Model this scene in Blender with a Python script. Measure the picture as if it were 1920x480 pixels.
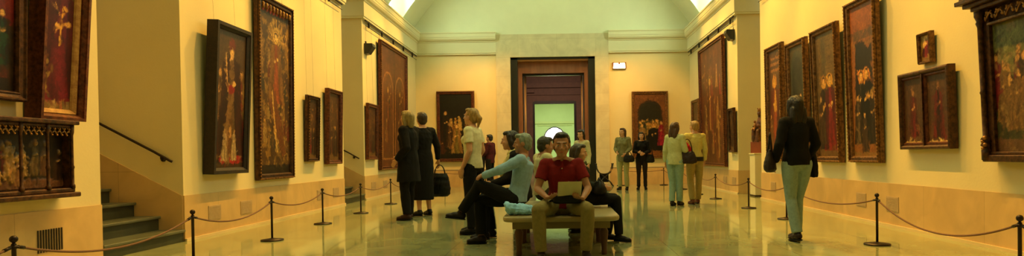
import bpy, bmesh, math, random
import numpy as np
from mathutils import Vector, Matrix, Euler
random.seed(7)
PI = math.pi
C = bpy.context.scene.collection
for o in list(bpy.data.objects): bpy.data.objects.remove(o)

# ---------------------------------------------------------------- camera, world, lights, exposure
H_CAM = 1.03
def make_camera():
    cd = bpy.data.cameras.new('camera'); cam = bpy.data.objects.new('camera', cd); C.objects.link(cam)
    roll, pitch = .0148, .0121
    f = Vector((0, math.cos(pitch), -math.sin(pitch))); u = Vector((0, math.sin(pitch), math.cos(pitch))); r = Vector((1, 0, 0))
    r3 = r*math.cos(roll) - u*math.sin(roll); u3 = u*math.cos(roll) + r*math.sin(roll)
    m = Matrix((r3, u3, -f)).transposed().to_4x4(); m.translation = (0, 0, H_CAM)
    cam.matrix_world = m
    cd.sensor_fit = 'HORIZONTAL'; cd.sensor_width = 36; cd.lens = 36*1200/1920
    cd.shift_x = -(1047-960)/1920; cd.shift_y = (305.6-240)/1920
    cd.clip_start = .05; cd.clip_end = 200
    bpy.context.scene.camera = cam
make_camera()
sc = bpy.context.scene
sc.view_settings.view_transform = 'Standard'; sc.view_settings.look = 'None'
sc.view_settings.gamma = 1; sc.view_settings.use_curve_mapping = False
sc.view_settings.exposure = 0.07
w = bpy.data.worlds.new('sky'); sc.world = w; w.use_nodes = True
w.node_tree.nodes['Background'].inputs[0].default_value = (.75, .95, .9, 1)
w.node_tree.nodes['Background'].inputs[1].default_value = 1.0
WL, WR, D = -4.784, 4.481, 21.67        # left wall, right wall, end wall
WARM = (1.0, .50, .075); COOL = (.72, 1.0, .50)
def area(name, loc, sx, sy, power, col, rot=(0, 0, 0), spread=180):
    l = bpy.data.lights.new(name, 'AREA'); l.shape = 'RECTANGLE'; l.size = sx; l.size_y = sy
    l.energy = power; l.color = col; l.spread = math.radians(spread)
    o = bpy.data.objects.new(name, l); o.location = loc; o.rotation_euler = rot; C.objects.link(o); return o
def spot(name, loc, to, power, col, deg, blend=.6, r=.04):
    l = bpy.data.lights.new(name, 'SPOT'); l.energy = power; l.color = col; l.spot_size = math.radians(deg)
    l.spot_blend = blend; l.shadow_soft_size = r
    o = bpy.data.objects.new(name, l); o.location = loc; C.objects.link(o)
    o.rotation_euler = (Vector(to)-Vector(loc)).to_track_quat('-Z', 'Y').to_euler(); return o
# daylight through the skylight in the crown of the vault
area('skylight_light', (-.15, 11, 7.75), 2.2, 21, 190, COOL)
# clerestory daylight of the end bay
for s in (-1, 1):
    area('clerestory_light', (-.15+s*4.62, 19.15, 5.85), 1.5, .9, 78, (.75, 1, .7), (0, -s*PI/2*-1, 0))
# tungsten wall washers on the tracks below the vault
for i, y in enumerate([3.5, 5.5, 7.5, 9.5, 11.5, 13.5, 15.5, 17.5, 19.5]):
    spot('track_lamp_light', (-2.2, y+2.2, 6.95), (WL, y, 1.55), 790, WARM, 62)
    spot('track_lamp_light', (2.0, y+2.2, 6.95), (WR, y, 1.55), 830, WARM, 62)
for x in (-3.3, -1.9, 1.6, 3.0):
    spot('track_lamp_light', (x*.8, 17.9, 6.9), (x, D, 1.35), 620, (1, .40, .05), 50)
for y in (6, 10, 14, 18):
    spot('track_lamp_light', (-.15, y, 7.2), (-.15, y, 0), 270, (1, .80, .30), 80)
# the rooms beyond the portal
area('far_hall_light', (-.3, 31, 7), 4, 8, 950, (1, .62, .40))
area('far_gallery_light', (-.3, 50, 6.6), 3, 16, 950, COOL)

# ---------------------------------------------------------------- materials
def srgb(h):
    if isinstance(h, str): c = [int(h[i:i+2], 16)/255 for i in (0, 2, 4)]
    else: c = h
    return [((v+.055)/1.055)**2.4 if v > .04045 else v/12.92 for v in c]
def mat(name, col, rough=.8, metal=0, noise=0, nscale=8, bump=0, bscale=60, col2=None, coat=0, spec=.5, stretch=(1, 1, 1), rvar=0):
    m = bpy.data.materials.new(name); m.use_nodes = True; nt = m.node_tree; b = nt.nodes['Principled BSDF']
    b.inputs['Base Color'].default_value = (*col, 1); b.inputs['Roughness'].default_value = rough
    b.inputs['Metallic'].default_value = metal; b.inputs['Coat Weight'].default_value = coat; b.inputs['Coat Roughness'].default_value = .15
    b.inputs['Specular IOR Level'].default_value = spec
    tc = nt.nodes.new('ShaderNodeTexCoord'); mp = nt.nodes.new('ShaderNodeMapping'); mp.inputs['Scale'].default_value = stretch
    nt.links.new(tc.outputs['Object'], mp.inputs[0])
    if noise or col2:
        n = nt.nodes.new('ShaderNodeTexNoise'); n.inputs['Scale'].default_value = nscale; n.inputs['Detail'].default_value = 6
        n.inputs['Roughness'].default_value = .6
        nt.links.new(mp.outputs[0], n.inputs['Vector'])
        r = nt.nodes.new('ShaderNodeValToRGB'); c2 = col2 or [v*(1-noise) for v in col]
        r.color_ramp.elements[0].position = .35; r.color_ramp.elements[0].color = (*c2, 1)
        r.color_ramp.elements[1].position = .65; r.color_ramp.elements[1].color = (*col, 1)
        nt.links.new(n.outputs['Fac'], r.inputs[0]); nt.links.new(r.outputs[0], b.inputs['Base Color'])
        if rvar:
            k = nt.nodes.new('ShaderNodeMapRange'); k.inputs[3].default_value = rough; k.inputs[4].default_value = rough+rvar
            nt.links.new(n.outputs['Fac'], k.inputs[0]); nt.links.new(k.outputs[0], b.inputs['Roughness'])
    if bump:
        n2 = nt.nodes.new('ShaderNodeTexNoise'); n2.inputs['Scale'].default_value = bscale; n2.inputs['Detail'].default_value = 4
        nt.links.new(mp.outputs[0], n2.inputs['Vector'])
        bp = nt.nodes.new('ShaderNodeBump'); bp.inputs['Strength'].default_value = bump; bp.inputs['Distance'].default_value = .01
        nt.links.new(n2.outputs['Fac'], bp.inputs['Height']); nt.links.new(bp.outputs[0], b.inputs['Normal'])
    return m
def emis(name, col, s):
    m = bpy.data.materials.new(name); m.use_nodes = True; nt = m.node_tree; b = nt.nodes['Principled BSDF']
    b.inputs['Base Color'].default_value = (*col, 1)
    b.inputs['Emission Color'].default_value = (*col, 1); b.inputs['Emission Strength'].default_value = s; return m
def blocks(name, c1, c2, bw, bh, mortar, rough, axis, msize=.003, rough2=None, noise=1.0, bias=0):
    """large stone slabs: brick texture in the plane given by axis ('xy','yz','xz')"""
    m = bpy.data.materials.new(name); m.use_nodes = True; nt = m.node_tree; b = nt.nodes['Principled BSDF']; L = nt.links.new
    tc = nt.nodes.new('ShaderNodeTexCoord'); sp = nt.nodes.new('ShaderNodeSeparateXYZ'); cb = nt.nodes.new('ShaderNodeCombineXYZ')
    L(tc.outputs['Object'], sp.inputs[0])
    ix = {'x': 0, 'y': 1, 'z': 2}; L(sp.outputs[ix[axis[0]]], cb.inputs[0]); L(sp.outputs[ix[axis[1]]], cb.inputs[1])
    br = nt.nodes.new('ShaderNodeTexBrick'); L(cb.outputs[0], br.inputs['Vector'])
    br.inputs['Scale'].default_value = 1; br.inputs['Brick Width'].default_value = bw; br.inputs['Row Height'].default_value = bh
    br.inputs['Mortar Size'].default_value = msize; br.inputs['Mortar Smooth'].default_value = .2; br.inputs['Bias'].default_value = bias
    br.offset = 0 if axis == 'xy' else .0
    br.inputs['Color1'].default_value = (*c1, 1); br.inputs['Color2'].default_value = (*c2, 1); br.inputs['Mortar'].default_value = (*mortar, 1)
    n = nt.nodes.new('ShaderNodeTexNoise'); n.inputs['Scale'].default_value = 2.2; n.inputs['Detail'].default_value = 8; n.inputs['Distortion'].default_value = 1.2
    L(tc.outputs['Object'], n.inputs['Vector'])
    mr = nt.nodes.new('ShaderNodeMapRange'); mr.inputs[1].default_value = .3; mr.inputs[2].default_value = .7
    mr.inputs[3].default_value = 1-.16*noise; mr.inputs[4].default_value = 1+.06*noise; L(n.outputs['Fac'], mr.inputs[0])
    mx = nt.nodes.new('ShaderNodeVectorMath'); mx.operation = 'MULTIPLY'; L(br.outputs['Color'], mx.inputs[0]); L(mr.outputs[0], mx.inputs[1])
    L(mx.outputs[0], b.inputs['Base Color'])
    r2 = nt.nodes.new('ShaderNodeMapRange'); r2.inputs[3].default_value = rough; r2.inputs[4].default_value = rough2 or rough*1.5
    L(n.outputs['Fac'], r2.inputs[0]); L(r2.outputs[0], b.inputs['Roughness'])
    return m
M = {}
M['plaster'] = mat('plaster', (.76, .65, .36), .85, noise=.05, nscale=1.5, bump=.12, bscale=40)
M['vault'] = mat('vault_plaster', (.72, .72, .50), .9, noise=.06, nscale=1.2, bump=.1, bscale=30)
M['cornice'] = mat('cornice_plaster', (.72, .67, .43), .8, noise=.04, nscale=2)
M['dado'] = blocks('dado_marble', (.66, .45, .20), (.61, .41, .18), 1.12, .9, (.42, .30, .14), .32, 'yz')
M['dado_end'] = blocks('dado_marble_end', (.66, .45, .20), (.61, .41, .18), 1.12, .9, (.42, .30, .14), .32, 'xz')
M['portal'] = blocks('portal_stone', (.66, .58, .36), (.60, .53, .32), 1.3, .62, (.5, .43, .26), .6, 'xz', msize=.004)
M['floor'] = blocks('floor_marble', (.42, .44, .21), (.33, .36, .18), 1.2, 1.2, (.20, .17, .09), .03, 'xy', msize=.004, rough2=.09, noise=1.4)
M['skirting'] = mat('skirting_marble', (.78, .62, .34), .3, noise=.1, nscale=3)
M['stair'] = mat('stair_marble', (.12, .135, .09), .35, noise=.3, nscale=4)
M['riser'] = mat('stair_riser_shaded', (.045, .055, .038), .4, noise=.3, nscale=4)  # darker than the treads: shade under the nosings put into the colour
M['black'] = mat('black_marble', (.012, .014, .012), .28, noise=.4, nscale=3)
M['redwood'] = mat('red_brown_wood', (.33, .125, .06), .45, noise=.3, nscale=6, stretch=(1, 1, .15))
M['darkwood'] = mat('dark_brown_panel', (.10, .042, .024), .55, noise=.3, nscale=4)
M['gilt_lit_trim'] = mat('gilt_lit_moulding', (.50, .26, .10), .4, metal=.4)
M['iron'] = mat('dark_iron', (.035, .022, .016), .42, metal=.6, noise=.2, nscale=30)
M['rope'] = mat('braided_rope', (.20, .10, .06), .8, bump=.6, bscale=160)
M['grille'] = mat('vent_plate', (.50, .36, .20), .5, noise=.1, nscale=20)
M['slot'] = mat('vent_slot', (.04, .03, .02), .8)
M['winglass'] = emis('bright_window_glass', (.80, 1.0, .93), 2.6)
M['winbar'] = mat('window_bar', (.55, .68, .55), .5)
M['lamp'] = emis('lit_lamp_panel', (1, .86, .62), 4.5)
M['lampcase'] = mat('lamp_case', (.30, .10, .03), .5)
M['darkmetal'] = mat('dark_metal', (.03, .03, .028), .4, metal=.3)
# ---------------------------------------------------------------- helpers
def newmesh(name, bm, m, parent=None, smooth=False, mats=None):
    me = bpy.data.meshes.new(name); bm.normal_update(); bm.to_mesh(me); bm.free()
    for k in (mats or [m]): me.materials.append(k)
    if smooth: me.polygons.foreach_set('use_smooth', [True]*len(me.polygons))
    o = bpy.data.objects.new(name, me); C.objects.link(o)
    if parent: o.parent = parent
    return o
def thing(name, label, cat, loc=(0, 0, 0), rz=0, group=None, tilt=0):
    o = bpy.data.objects.new(name, None); C.objects.link(o); o.empty_display_size = .2
    o.location = loc; o.rotation_euler = (tilt, 0, rz); o['label'] = label; o['category'] = cat
    if group: o['group'] = group
    return o
def tag(o, label, cat, group=None, kind=None):
    o['label'] = label; o['category'] = cat
    if group: o['group'] = group
    if kind: o['kind'] = kind
    return o
def struct(o): o['kind'] = 'structure'; return o
def BM(): return bmesh.new()
def box(bm, x0, x1, y0, y1, z0, z1, mi=0, bev=0):
    t = bmesh.new() if bev else bm
    vs = [t.verts.new(p) for p in ((x0, y0, z0), (x1, y0, z0), (x1, y1, z0), (x0, y1, z0), (x0, y0, z1), (x1, y0, z1), (x1, y1, z1), (x0, y1, z1))]
    fs = [t.faces.new([vs[i] for i in q]) for q in ((3, 2, 1, 0), (4, 5, 6, 7), (0, 1, 5, 4), (1, 2, 6, 5), (2, 3, 7, 6), (3, 0, 4, 7))]
    for f in fs: f.material_index = mi
    if bev:
        bmesh.ops.bevel(t, geom=list(t.edges), offset=bev, segments=3, affect='EDGES', profile=.5)
        merge(bm, t, mi)
    return bm
def merge(bm, t, mi=0, mtx=None):
    if mtx: bmesh.ops.transform(t, matrix=mtx, verts=t.verts)
    me = bpy.data.meshes.new('tmp')
    for f in t.faces: f.material_index = mi
    t.to_mesh(me); t.free(); bm.from_mesh(me); bpy.data.meshes.remove(me)
def frame_of(d):
    d = Vector(d).normalized(); a = Vector((0, 0, 1)) if abs(d.z) < .9 else Vector((1, 0, 0))
    x = a.cross(d).normalized(); return x, d.cross(x), d
def rings(bm, rs, n=16, mi=0, cap=True):
    """rs: list of (center, xdir, ydir, rx, ry)"""
    L = []
    for c, x, y, rx, ry in rs:
        c = Vector(c)
        L.append([bm.verts.new(c + x*rx*math.cos(2*PI*k/n) + y*ry*math.sin(2*PI*k/n)) for k in range(n)])
    for a, b in zip(L, L[1:]):
        for k in range(n):
            f = bm.faces.new((a[k], a[(k+1) % n], b[(k+1) % n], b[k])); f.material_index = mi
    if cap:
        f = bm.faces.new(L[0][::-1]); f.material_index = mi
        f = bm.faces.new(L[-1]); f.material_index = mi
def lathe(bm, prof, loc=(0, 0, 0), n=20, mi=0):
    X, Y = Vector((1, 0, 0)), Vector((0, 1, 0)); l = Vector(loc)
    rings(bm, [(l+Vector((0, 0, z)), X, Y, max(r, 1e-4), max(r, 1e-4)) for r, z in prof], n, mi)
def tube(bm, pts, r, n=8, mi=0):
    pts = [Vector(p) for p in pts]; out = []
    for i, p in enumerate(pts):
        d = (pts[min(i+1, len(pts)-1)] - pts[max(i-1, 0)])
        x, y, _ = frame_of(d); rr = r[i] if isinstance(r, (list, tuple)) else r
        out.append((p, x, y, rr, rr))
    rings(bm, out, n, mi)
def cap(bm, p0, p1, r0, r1=None, n=14):
    """tapered capsule, closed"""
    r1 = r0 if r1 is None else r1; p0, p1 = Vector(p0), Vector(p1)
    d = p1-p0; x, y, z = frame_of(d if d.length > 1e-6 else (0, 0, 1)); rs = []
    for k in range(5):
        a = -PI/2 + PI/2*k/5; rs.append((p0+z*r0*math.sin(a), x, y, max(r0*math.cos(a), 1e-4), max(r0*math.cos(a), 1e-4)))
    rs.append((p0, x, y, r0, r0)); rs.append((p1, x, y, r1, r1))
    for k in range(1, 6):
        a = PI/2*k/5; rs.append((p1+z*r1*math.sin(a), x, y, max(r1*math.cos(a), 1e-4), max(r1*math.cos(a), 1e-4)))
    rings(bm, rs, n)
def ell(bm, c, rx, ry, rz, B=None, n=18):
    """ellipsoid; B = (x, y, z) basis"""
    X, Y, Z = B or (Vector((1, 0, 0)), Vector((0, 1, 0)), Vector((0, 0, 1))); c = Vector(c); rs = []
    for k in range(11):
        a = -PI/2+PI*k/10; q = max(math.cos(a), .01); rs.append((c+Z*rz*math.sin(a), X, Y, rx*q, ry*q))
    rings(bm, rs, n)
def sphere(bm, c, r, mi=0, n=12):
    rs = []
    for k in range(9):
        a = -PI/2+PI*k/8; q = max(math.cos(a), .01); rs.append((Vector(c)+Vector((0, 0, r*math.sin(a))), Vector((1, 0, 0)), Vector((0, 1, 0)), r*q, r*q))
    rings(bm, rs, n, mi)
# ---------------------------------------------------------------- room shell
DADO = .585; CB, CT = 4.46, 5.18; NY0, NY1 = 6.68, 8.15; MY0, MY1 = 14.27, 15.76; RY0, RY1 = 14.12, 15.92
TOP = 5.25
b = BM(); box(b, -9, 9, -4, 22.2, -.2, 0); struct(newmesh('floor', b, M['floor']))
# left wall in three lengths (two stair openings), one object
b = BM()
for y0, y1 in ((-4, NY0), (NY1, MY0), (MY1, D)): box(b, WL-.35, WL, y0, y1, DADO, 5.35)
struct(newmesh('wall_left', b, M['plaster']))
b = BM()
for y0, y1 in ((-4, RY0), (RY1, D)): box(b, WR, WR+.35, y0, y1, DADO, 5.35)
struct(newmesh('wall_right', b, M['plaster']))
# dados with a thin skirting step
b = BM()
for y0, y1 in ((-4, NY0), (NY1, MY0), (MY1, D)): box(b, WL-.35, WL+.012, y0, y1, 0, DADO)
struct(newmesh('trim_1', b, M['dado']))
b = BM()
for y0, y1 in ((-4, RY0), (RY1, D)): box(b, WR-.012, WR+.35, y0, y1, 0, DADO)
struct(newmesh('trim_2', b, M['dado']))
b = BM()
for y0, y1 in ((-4, NY0), (NY1, MY0), (MY1, D)): box(b, WL, WL+.035, y0, y1, 0, .035)
struct(newmesh('baseboard_left', b, M['skirting']))
b = BM()
for y0, y1 in ((-4, RY0), (RY1, D)): box(b, WR-.035, WR, y0, y1, 0, .035)
struct(newmesh('baseboard_right', b, M['skirting']))
# end wall around the portal
PX0, PX1, PZ = -1.57, 1.28, 4.35
b = BM()
box(b, WL-.35, PX0, D, D+.3, DADO, 5.3); box(b, PX1, WR+.35, D, D+.3, DADO, 5.3); box(b, PX0, PX1, D, D+.3, PZ, 5.3)
struct(newmesh('wall_end', b, M['plaster']))
b = BM(); box(b, WL, -2.05, D-.012, D+.2, 0, DADO-.02); box(b, 1.74, WR, D-.012, D+.2, 0, DADO-.02); struct(newmesh('trim_3', b, M['dado_end']))
# stone portal panel
b = BM(); box(b, -2.05, PX0, D-.09, D+.05, 0, 5.12); box(b, PX1, 1.74, D-.09, D+.05, 0, 5.12); box(b, PX0, PX1, D-.09, D+.05, PZ, 5.12)
struct(newmesh('trim_4', b, M['portal']))
# cornices
prof = [(0, CB), (.07, CB), (.07, CB+.04), (.09, CB+.05), (.09, CB+.40), (.115, CB+.42), (.115, CB+.445), (.17, CB+.47), (.20, CB+.52), (.20, CB+.56),
        (.21, CB+.57), (.21, CT-.03), (.23, CT-.02), (.23, CT+.02), (0, CT+.04)]
def sweep(bm, path, prof):
    """prof offsets measured along the given outward dirs"""
    L = []
    for p, d in path: L.append([bm.verts.new((p[0]+d[0]*o, p[1]+d[1]*o, z)) for o, z in prof])
    for a, c in zip(L, L[1:]):
        for k in range(len(prof)-1): bm.faces.new((a[k], a[k+1], c[k+1], c[k]))
    for e in (L[0], L[-1]): bm.faces.new(e)
    bmesh.ops.recalc_face_normals(bm, faces=bm.faces)
def cornice(name, path):
    b = BM(); sweep(b, path, prof); struct(newmesh(name, b, M['cornice']))
cornice('trim_5', [((WL, -4), (1, 0)), ((WL, NY0), (1, 0)), ((WL, NY0), (1, 1)), ((WL-.5, NY0), (0, 1)), ((WL-3, NY0), (0, 1))])
cornice('trim_6', [((WL-3, NY1), (0, -1)), ((WL, NY1), (1, -1)), ((WL, MY0), (1, 1)), ((WL-3, MY0), (0, 1))])
cornice('trim_7', [((WL-3, MY1), (0, -1)), ((WL, MY1), (1, -1)), ((WL, D), (1, -1)), ((-2.05, D), (0, -1))])
cornice('trim_8', [((1.74, D), (0, -1)), ((WR, D), (-1, -1)), ((WR, RY1), (-1, -1)), ((WR+3, RY1), (0, -1))])
cornice('trim_9', [((WR+3, RY0), (0, 1)), ((WR, RY0), (-1, 1)), ((WR, -4), (-1, 0))])
# segmental barrel vault with clerestory openings
VC, VR, VZ = -.15, 5.5, 2.45
def vx(a): return VC+VR*math.sin(a), VZ+VR*math.cos(a)
A1 = math.asin(4.63/VR)
angs = list(np.linspace(-A1, A1, 49))
wins = [(18.35, 20.05), (13.4, 16.1), (9.4, 12.1), (5.4, 8.1)]  # only the end bay is in view; nearer unseen bays added for light
def inwin(y, a):
    x, z = vx(a)
    return any(y0 < y < y1 for y0, y1 in wins) and z < 6.75
ys = sorted(set([-4, D] + [v for wv in wins for v in wv] + [-2, 0, 2, 4]))
b = BM()
TH = .12
def vv(y, a, t):
    x, z = VC+(VR+t)*math.sin(a), VZ+(VR+t)*math.cos(a); return (x, y, z)
for j in range(len(ys)-1):
    for i in range(48):
        am = (angs[i]+angs[i+1])/2; ym = (ys[j]+ys[j+1])/2
        if inwin(ym, am): continue
        for t in (0, TH):
            q = [b.verts.new(vv(ys[j], angs[i], t)), b.verts.new(vv(ys[j+1], angs[i], t)), b.verts.new(vv(ys[j+1], angs[i+1], t)), b.verts.new(vv(ys[j], angs[i+1], t))]
            b.faces.new(q if t else q[::-1])
bmesh.ops.remove_doubles(b, verts=b.verts, dist=1e-4)
struct(newmesh('ceiling', b, M['vault'], smooth=True))
# window boxes: reveals, glazing and bars
wn = 0
for s in (-1, 1):
    for y0, y1 in wins:
        wn += 1
        xo = VC+s*(4.63+.38); xi = VC+s*4.0
        b = BM()
        zt = 6.82
        box(b, min(xo, xi-s*-.0), max(xo, xi), y0-.06, y0, 5.1, zt) if 0 else None
        X0, X1 = (xo, VC+s*3.45) if s < 0 else (VC+s*3.45, xo)
        # side cheeks follow the vault: polygon from springing to head
        for yy, dy in ((y0, -.06), (y1, .06)):
            pr = [(xo, 5.15), (VC+s*4.63, 5.15)] + [vx(s*a) for a in np.linspace(A1, .62, 8)] + [(xo, zt)]
            f1 = [b.verts.new((x, yy, z)) for x, z in pr]; f2 = [b.verts.new((x, yy+dy, z)) for x, z in pr]
            b.faces.new(f1); b.faces.new(f2[::-1])
            for k in range(len(pr)): b.faces.new((f1[k], f1[(k+1) % len(pr)], f2[(k+1) % len(pr)], f2[k]))
        hx = vx(s*.62)[0]
        box(b, min(xo, hx), max(xo, hx), y0-.06, y1+.06, zt-.02, zt+.06)
        box(b, min(xo, VC+s*4.5), max(xo, VC+s*4.5), y0-.06, y1+.06, 5.08, 5.16)
        bmesh.ops.recalc_face_normals(b, faces=b.faces)
        win = newmesh('window_%d' % wn, b, M['vault']); struct(win)
        b = BM(); box(b, min(xo, xo+s*.02), max(xo, xo+s*.02), y0-.05, y1+.05, 5.1, zt+.04); newmesh('glass_pane', b, M['winglass'], win)
        b = BM(); n = max(2, int((y1-y0)/.85))
        for k in range(1, n): yy = y0+(y1-y0)*k/n; box(b, min(xo, xo-s*.05), max(xo, xo-s*.05), yy-.05, yy+.05, 5.12, zt)
        box(b, min(xo, xo-s*.05), max(xo, xo-s*.05), y0, y1, 6.25, 6.33)
        newmesh('glazing_bar', b, M['winbar'], win)
# lunette wall above the cornice at the end, and the wall behind the camera
def lunette(name, y0, y1, zb):
    b = BM(); pts = [(VC-4.95, zb), (VC+4.95, zb)] + [(VC+(VR+.1)*math.sin(a), VZ+(VR+.1)*math.cos(a)) for a in np.linspace(A1, -A1, 33)]
    f1 = [b.verts.new((x, y0, z)) for x, z in pts]; f2 = [b.verts.new((x, y1, z)) for x, z in pts]
    b.faces.new(f1); b.faces.new(f2[::-1])
    for k in range(len(pts)): b.faces.new((f1[k], f2[k], f2[(k+1) % len(pts)], f1[(k+1) % len(pts)]))
    bmesh.ops.recalc_face_normals(b, faces=b.faces); struct(newmesh(name, b, M['vault']))
lunette('wall_end_lunette', D-.03, D+.2, 5.1)
lunette('wall_back_lunette', -4.2, -3.97, 5.1)
b = BM(); box(b, WL-.35, WR+.35, -4.3, -4, 0, 5.35); struct(newmesh('wall_back', b, M['plaster']))
# stair wells on the left (far cheek, near cheek, back, ceiling) and the lobby on the right
def well(n, y0, y1, side):
    s = side; W = WL if s < 0 else WR; xa, xb = W+s*.0, W+s*3.2
    b = BM()
    for ya, yb in ((y1, y1+.2), (y0-.2, y0)): box(b, min(W+s*.35, xb), max(W+s*.35, xb), ya, yb, 0, 6.0)
    box(b, min(xb, xb+s*.2), max(xb, xb+s*.2), y0-.2, y1+.2, 0, 6.0)
    box(b, min(W+s*.3, xb), max(W+s*.3, xb), y0-.2, y1+.2, 5.9, 6.1)
    box(b, min(W+s*.02, W+s*.35), max(W+s*.02, W+s*.35), y0, y1, 5.25, 5.95)
    struct(newmesh('wall_'+n, b, M['plaster']))
well('stair_near', NY0, NY1, -1); well('stair_far', MY0, MY1, -1); well('lobby', RY0, RY1, 1)
def staircase(y0, y1, label):
    t = thing('staircase', label, 'stairs', (WL, y0, 0))
    for k in range(9):
        x0 = -.31*k; z = .155+.178*k
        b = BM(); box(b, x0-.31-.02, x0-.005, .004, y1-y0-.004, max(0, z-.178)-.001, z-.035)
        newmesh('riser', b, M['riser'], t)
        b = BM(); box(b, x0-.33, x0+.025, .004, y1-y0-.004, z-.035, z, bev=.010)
        newmesh('tread', b, M['stair'], t)
    return t
staircase(NY0, NY1, 'dark green marble stairs climbing left through the nearer wall opening')
staircase(MY0, MY1, 'dark green marble stairs in the farther wall opening on the left')
# sloped marble dado on the far cheek of each stair well
for i, yy in enumerate((NY1, MY1)):
    b = BM(); pts = [(WL-.01, 0), (WL-.01, DADO), (WL-3.1, DADO+3.1*.53), (WL-3.1, 0)]
    f1 = [b.verts.new((x, yy-.012, z)) for x, z in pts]; f2 = [b.verts.new((x, yy+.01, z)) for x, z in pts]
    b.faces.new(f1); b.faces.new(f2[::-1])
    for k in range(4): b.faces.new((f1[k], f1[(k+1) % 4], f2[(k+1) % 4], f2[k]))
    bmesh.ops.recalc_face_normals(b, faces=b.faces); struct(newmesh('trim_%d' % (20+i), b, M['dado_end']))
def handrail(yy, label):
    t = thing('handrail', label, 'handrail', (WL-.12, yy, 1.0))
    b = BM(); pts = [(.02, -.055, .02), (0, -.06, .03)] + [(-.2*k, -.065, .04+.108*k) for k in range(1, 15)]; tube(b, pts, .016, 10)
    newmesh('rail', b, M['iron'], t, True)
    for x, z in ((-.12, .10), (-1.5, .85)):
        b = BM(); tube(b, [(x, 0, z-.05), (x, -.05, z-.05), (x, -.065, z-.02)], .009, 8); cap(b, (x, 0, z-.05), (x, -.008, z-.05), .03); newmesh('bracket', b, M['iron'], t, True)
    return t
handrail(NY1, 'dark iron handrail sloping down the nearer stair wall')
handrail(MY1, 'dark iron handrail on the wall of the farther stair opening')

# portal: black leaves, brown frames, passage and rooms beyond
b = BM(); box(b, PX0, -1.34, D+.02, D+.5, 0, PZ); box(b, 1.06, PX1, D+.02, D+.5, 0, PZ); box(b, PX0, PX1, D+.02, D+.5, 4.29, PZ)
struct(newmesh('door_1', b, M['black']))
b = BM(); box(b, -1.34, 1.06, D+.1, D+.4, 4.24, 4.29); struct(newmesh('trim_10', b, M['gilt_lit_trim']))
b = BM(); Y = D+.35
box(b, -1.34, -1.20, Y, Y+.3, 0, 4.24); box(b, .93, 1.06, Y, Y+.3, 0, 4.24); box(b, -1.20, .93, Y, Y+.3, 3.86, 4.24)
struct(newmesh('trim_11', b, M['redwood']))
b = BM(); Y = D+.55
box(b, -1.24, -1.18, Y, Y+.2, 0, 3.90); box(b, .91, .96, Y, Y+.2, 0, 3.90); box(b, -1.2, .93, Y, Y+.2, 3.80, 3.88)
struct(newmesh('trim_12', b, M['black']))
b = BM()
tube(b, [(-1.13, D+.8, 0), (-1.13, D+.8, 3.8)], .045, 12); tube(b, [(.86, D+.8, 0), (.86, D+.8, 3.8)], .035, 12)
struct(newmesh('trim_13', b, M['gilt_lit_trim'], smooth=True))  # gold colour paints the lit edge onto these wooden passage mouldings
b = BM(); box(b, -1.6, -1.27, D+.9, D+3, 0, 4.6); box(b, .98, 1.35, D+.9, D+3, 0, 4.6); box(b, -1.6, 1.35, D+.4, D+3, 4.25, 4.8)
struct(newmesh('wall_passage', b, M['darkwood']))
Y2 = 39.5
b = BM(); box(b, -7, 7, D+.53, Y2+25, -.2, -.001); struct(newmesh('floor_beyond', b, M['floor']))
b = BM()
box(b, -7, -1.42, Y2, Y2+.4, 0, 7.2); box(b, 1.02, 7, Y2, Y2+.4, 0, 7.2); box(b, -1.42, 1.02, Y2, Y2+.4, 4.22, 7.2)
for s in (-1, 1): box(b, s*7-.1, s*7+.1, D+3, Y2+.4, 0, 7.2)
box(b, -7, -1.6, D+2.8, D+3, 0, 7.2); box(b, 1.35, 7, D+2.8, D+3, 0, 7.2); box(b, -1.6, 1.35, D+2.8, D+3, 4.8, 7.2)
struct(newmesh('wall_hall', b, M['darkwood']))
b = BM(); box(b, -3, -1.42, Y2-.15, Y2, 4.9, 5.1); box(b, -6.9, 6.9, Y2-.12, Y2, 5.2, 5.5); box(b, -6.9, 6.9, Y2-.06, Y2, 4.75, 4.85); struct(newmesh('trim_14', b, M['darkwood']))
b = BM(); box(b, -1.52, -1.42, Y2-.05, Y2+.3, 0, 4.34); box(b, 1.02, 1.14, Y2-.05, Y2+.3, 0, 4.34); box(b, -1.42, 1.02, Y2-.05, Y2+.3, 4.22, 4.38)
struct(newmesh('door_2', b, M['black']))
b = BM(); box(b, -7.1, 7.1, D+2.8, Y2+.4, 7.2, 7.4); struct(newmesh('ceiling_hall', b, M['darkwood']))
Y3 = 61
b = BM(); box(b, -5, -4.8, Y2+.4, Y3, 0, 7); box(b, 4.5, 4.7, Y2+.4, Y3, 0, 7); box(b, -5, 4.7, Y3, Y3+.2, 0, 7); box(b, -5, 4.7, Y2+.4, Y3, 6.9, 7.1)
struct(newmesh('wall_far_gallery', b, M['vault']))
b = BM(); box(b, -4.8, 4.5, Y3-.15, Y3, 4.05, 4.25); box(b, -1.9, 1.3, Y3-.10, Y3, 3.86, 3.95); struct(newmesh('trim_15', b, M['cornice']))
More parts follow.
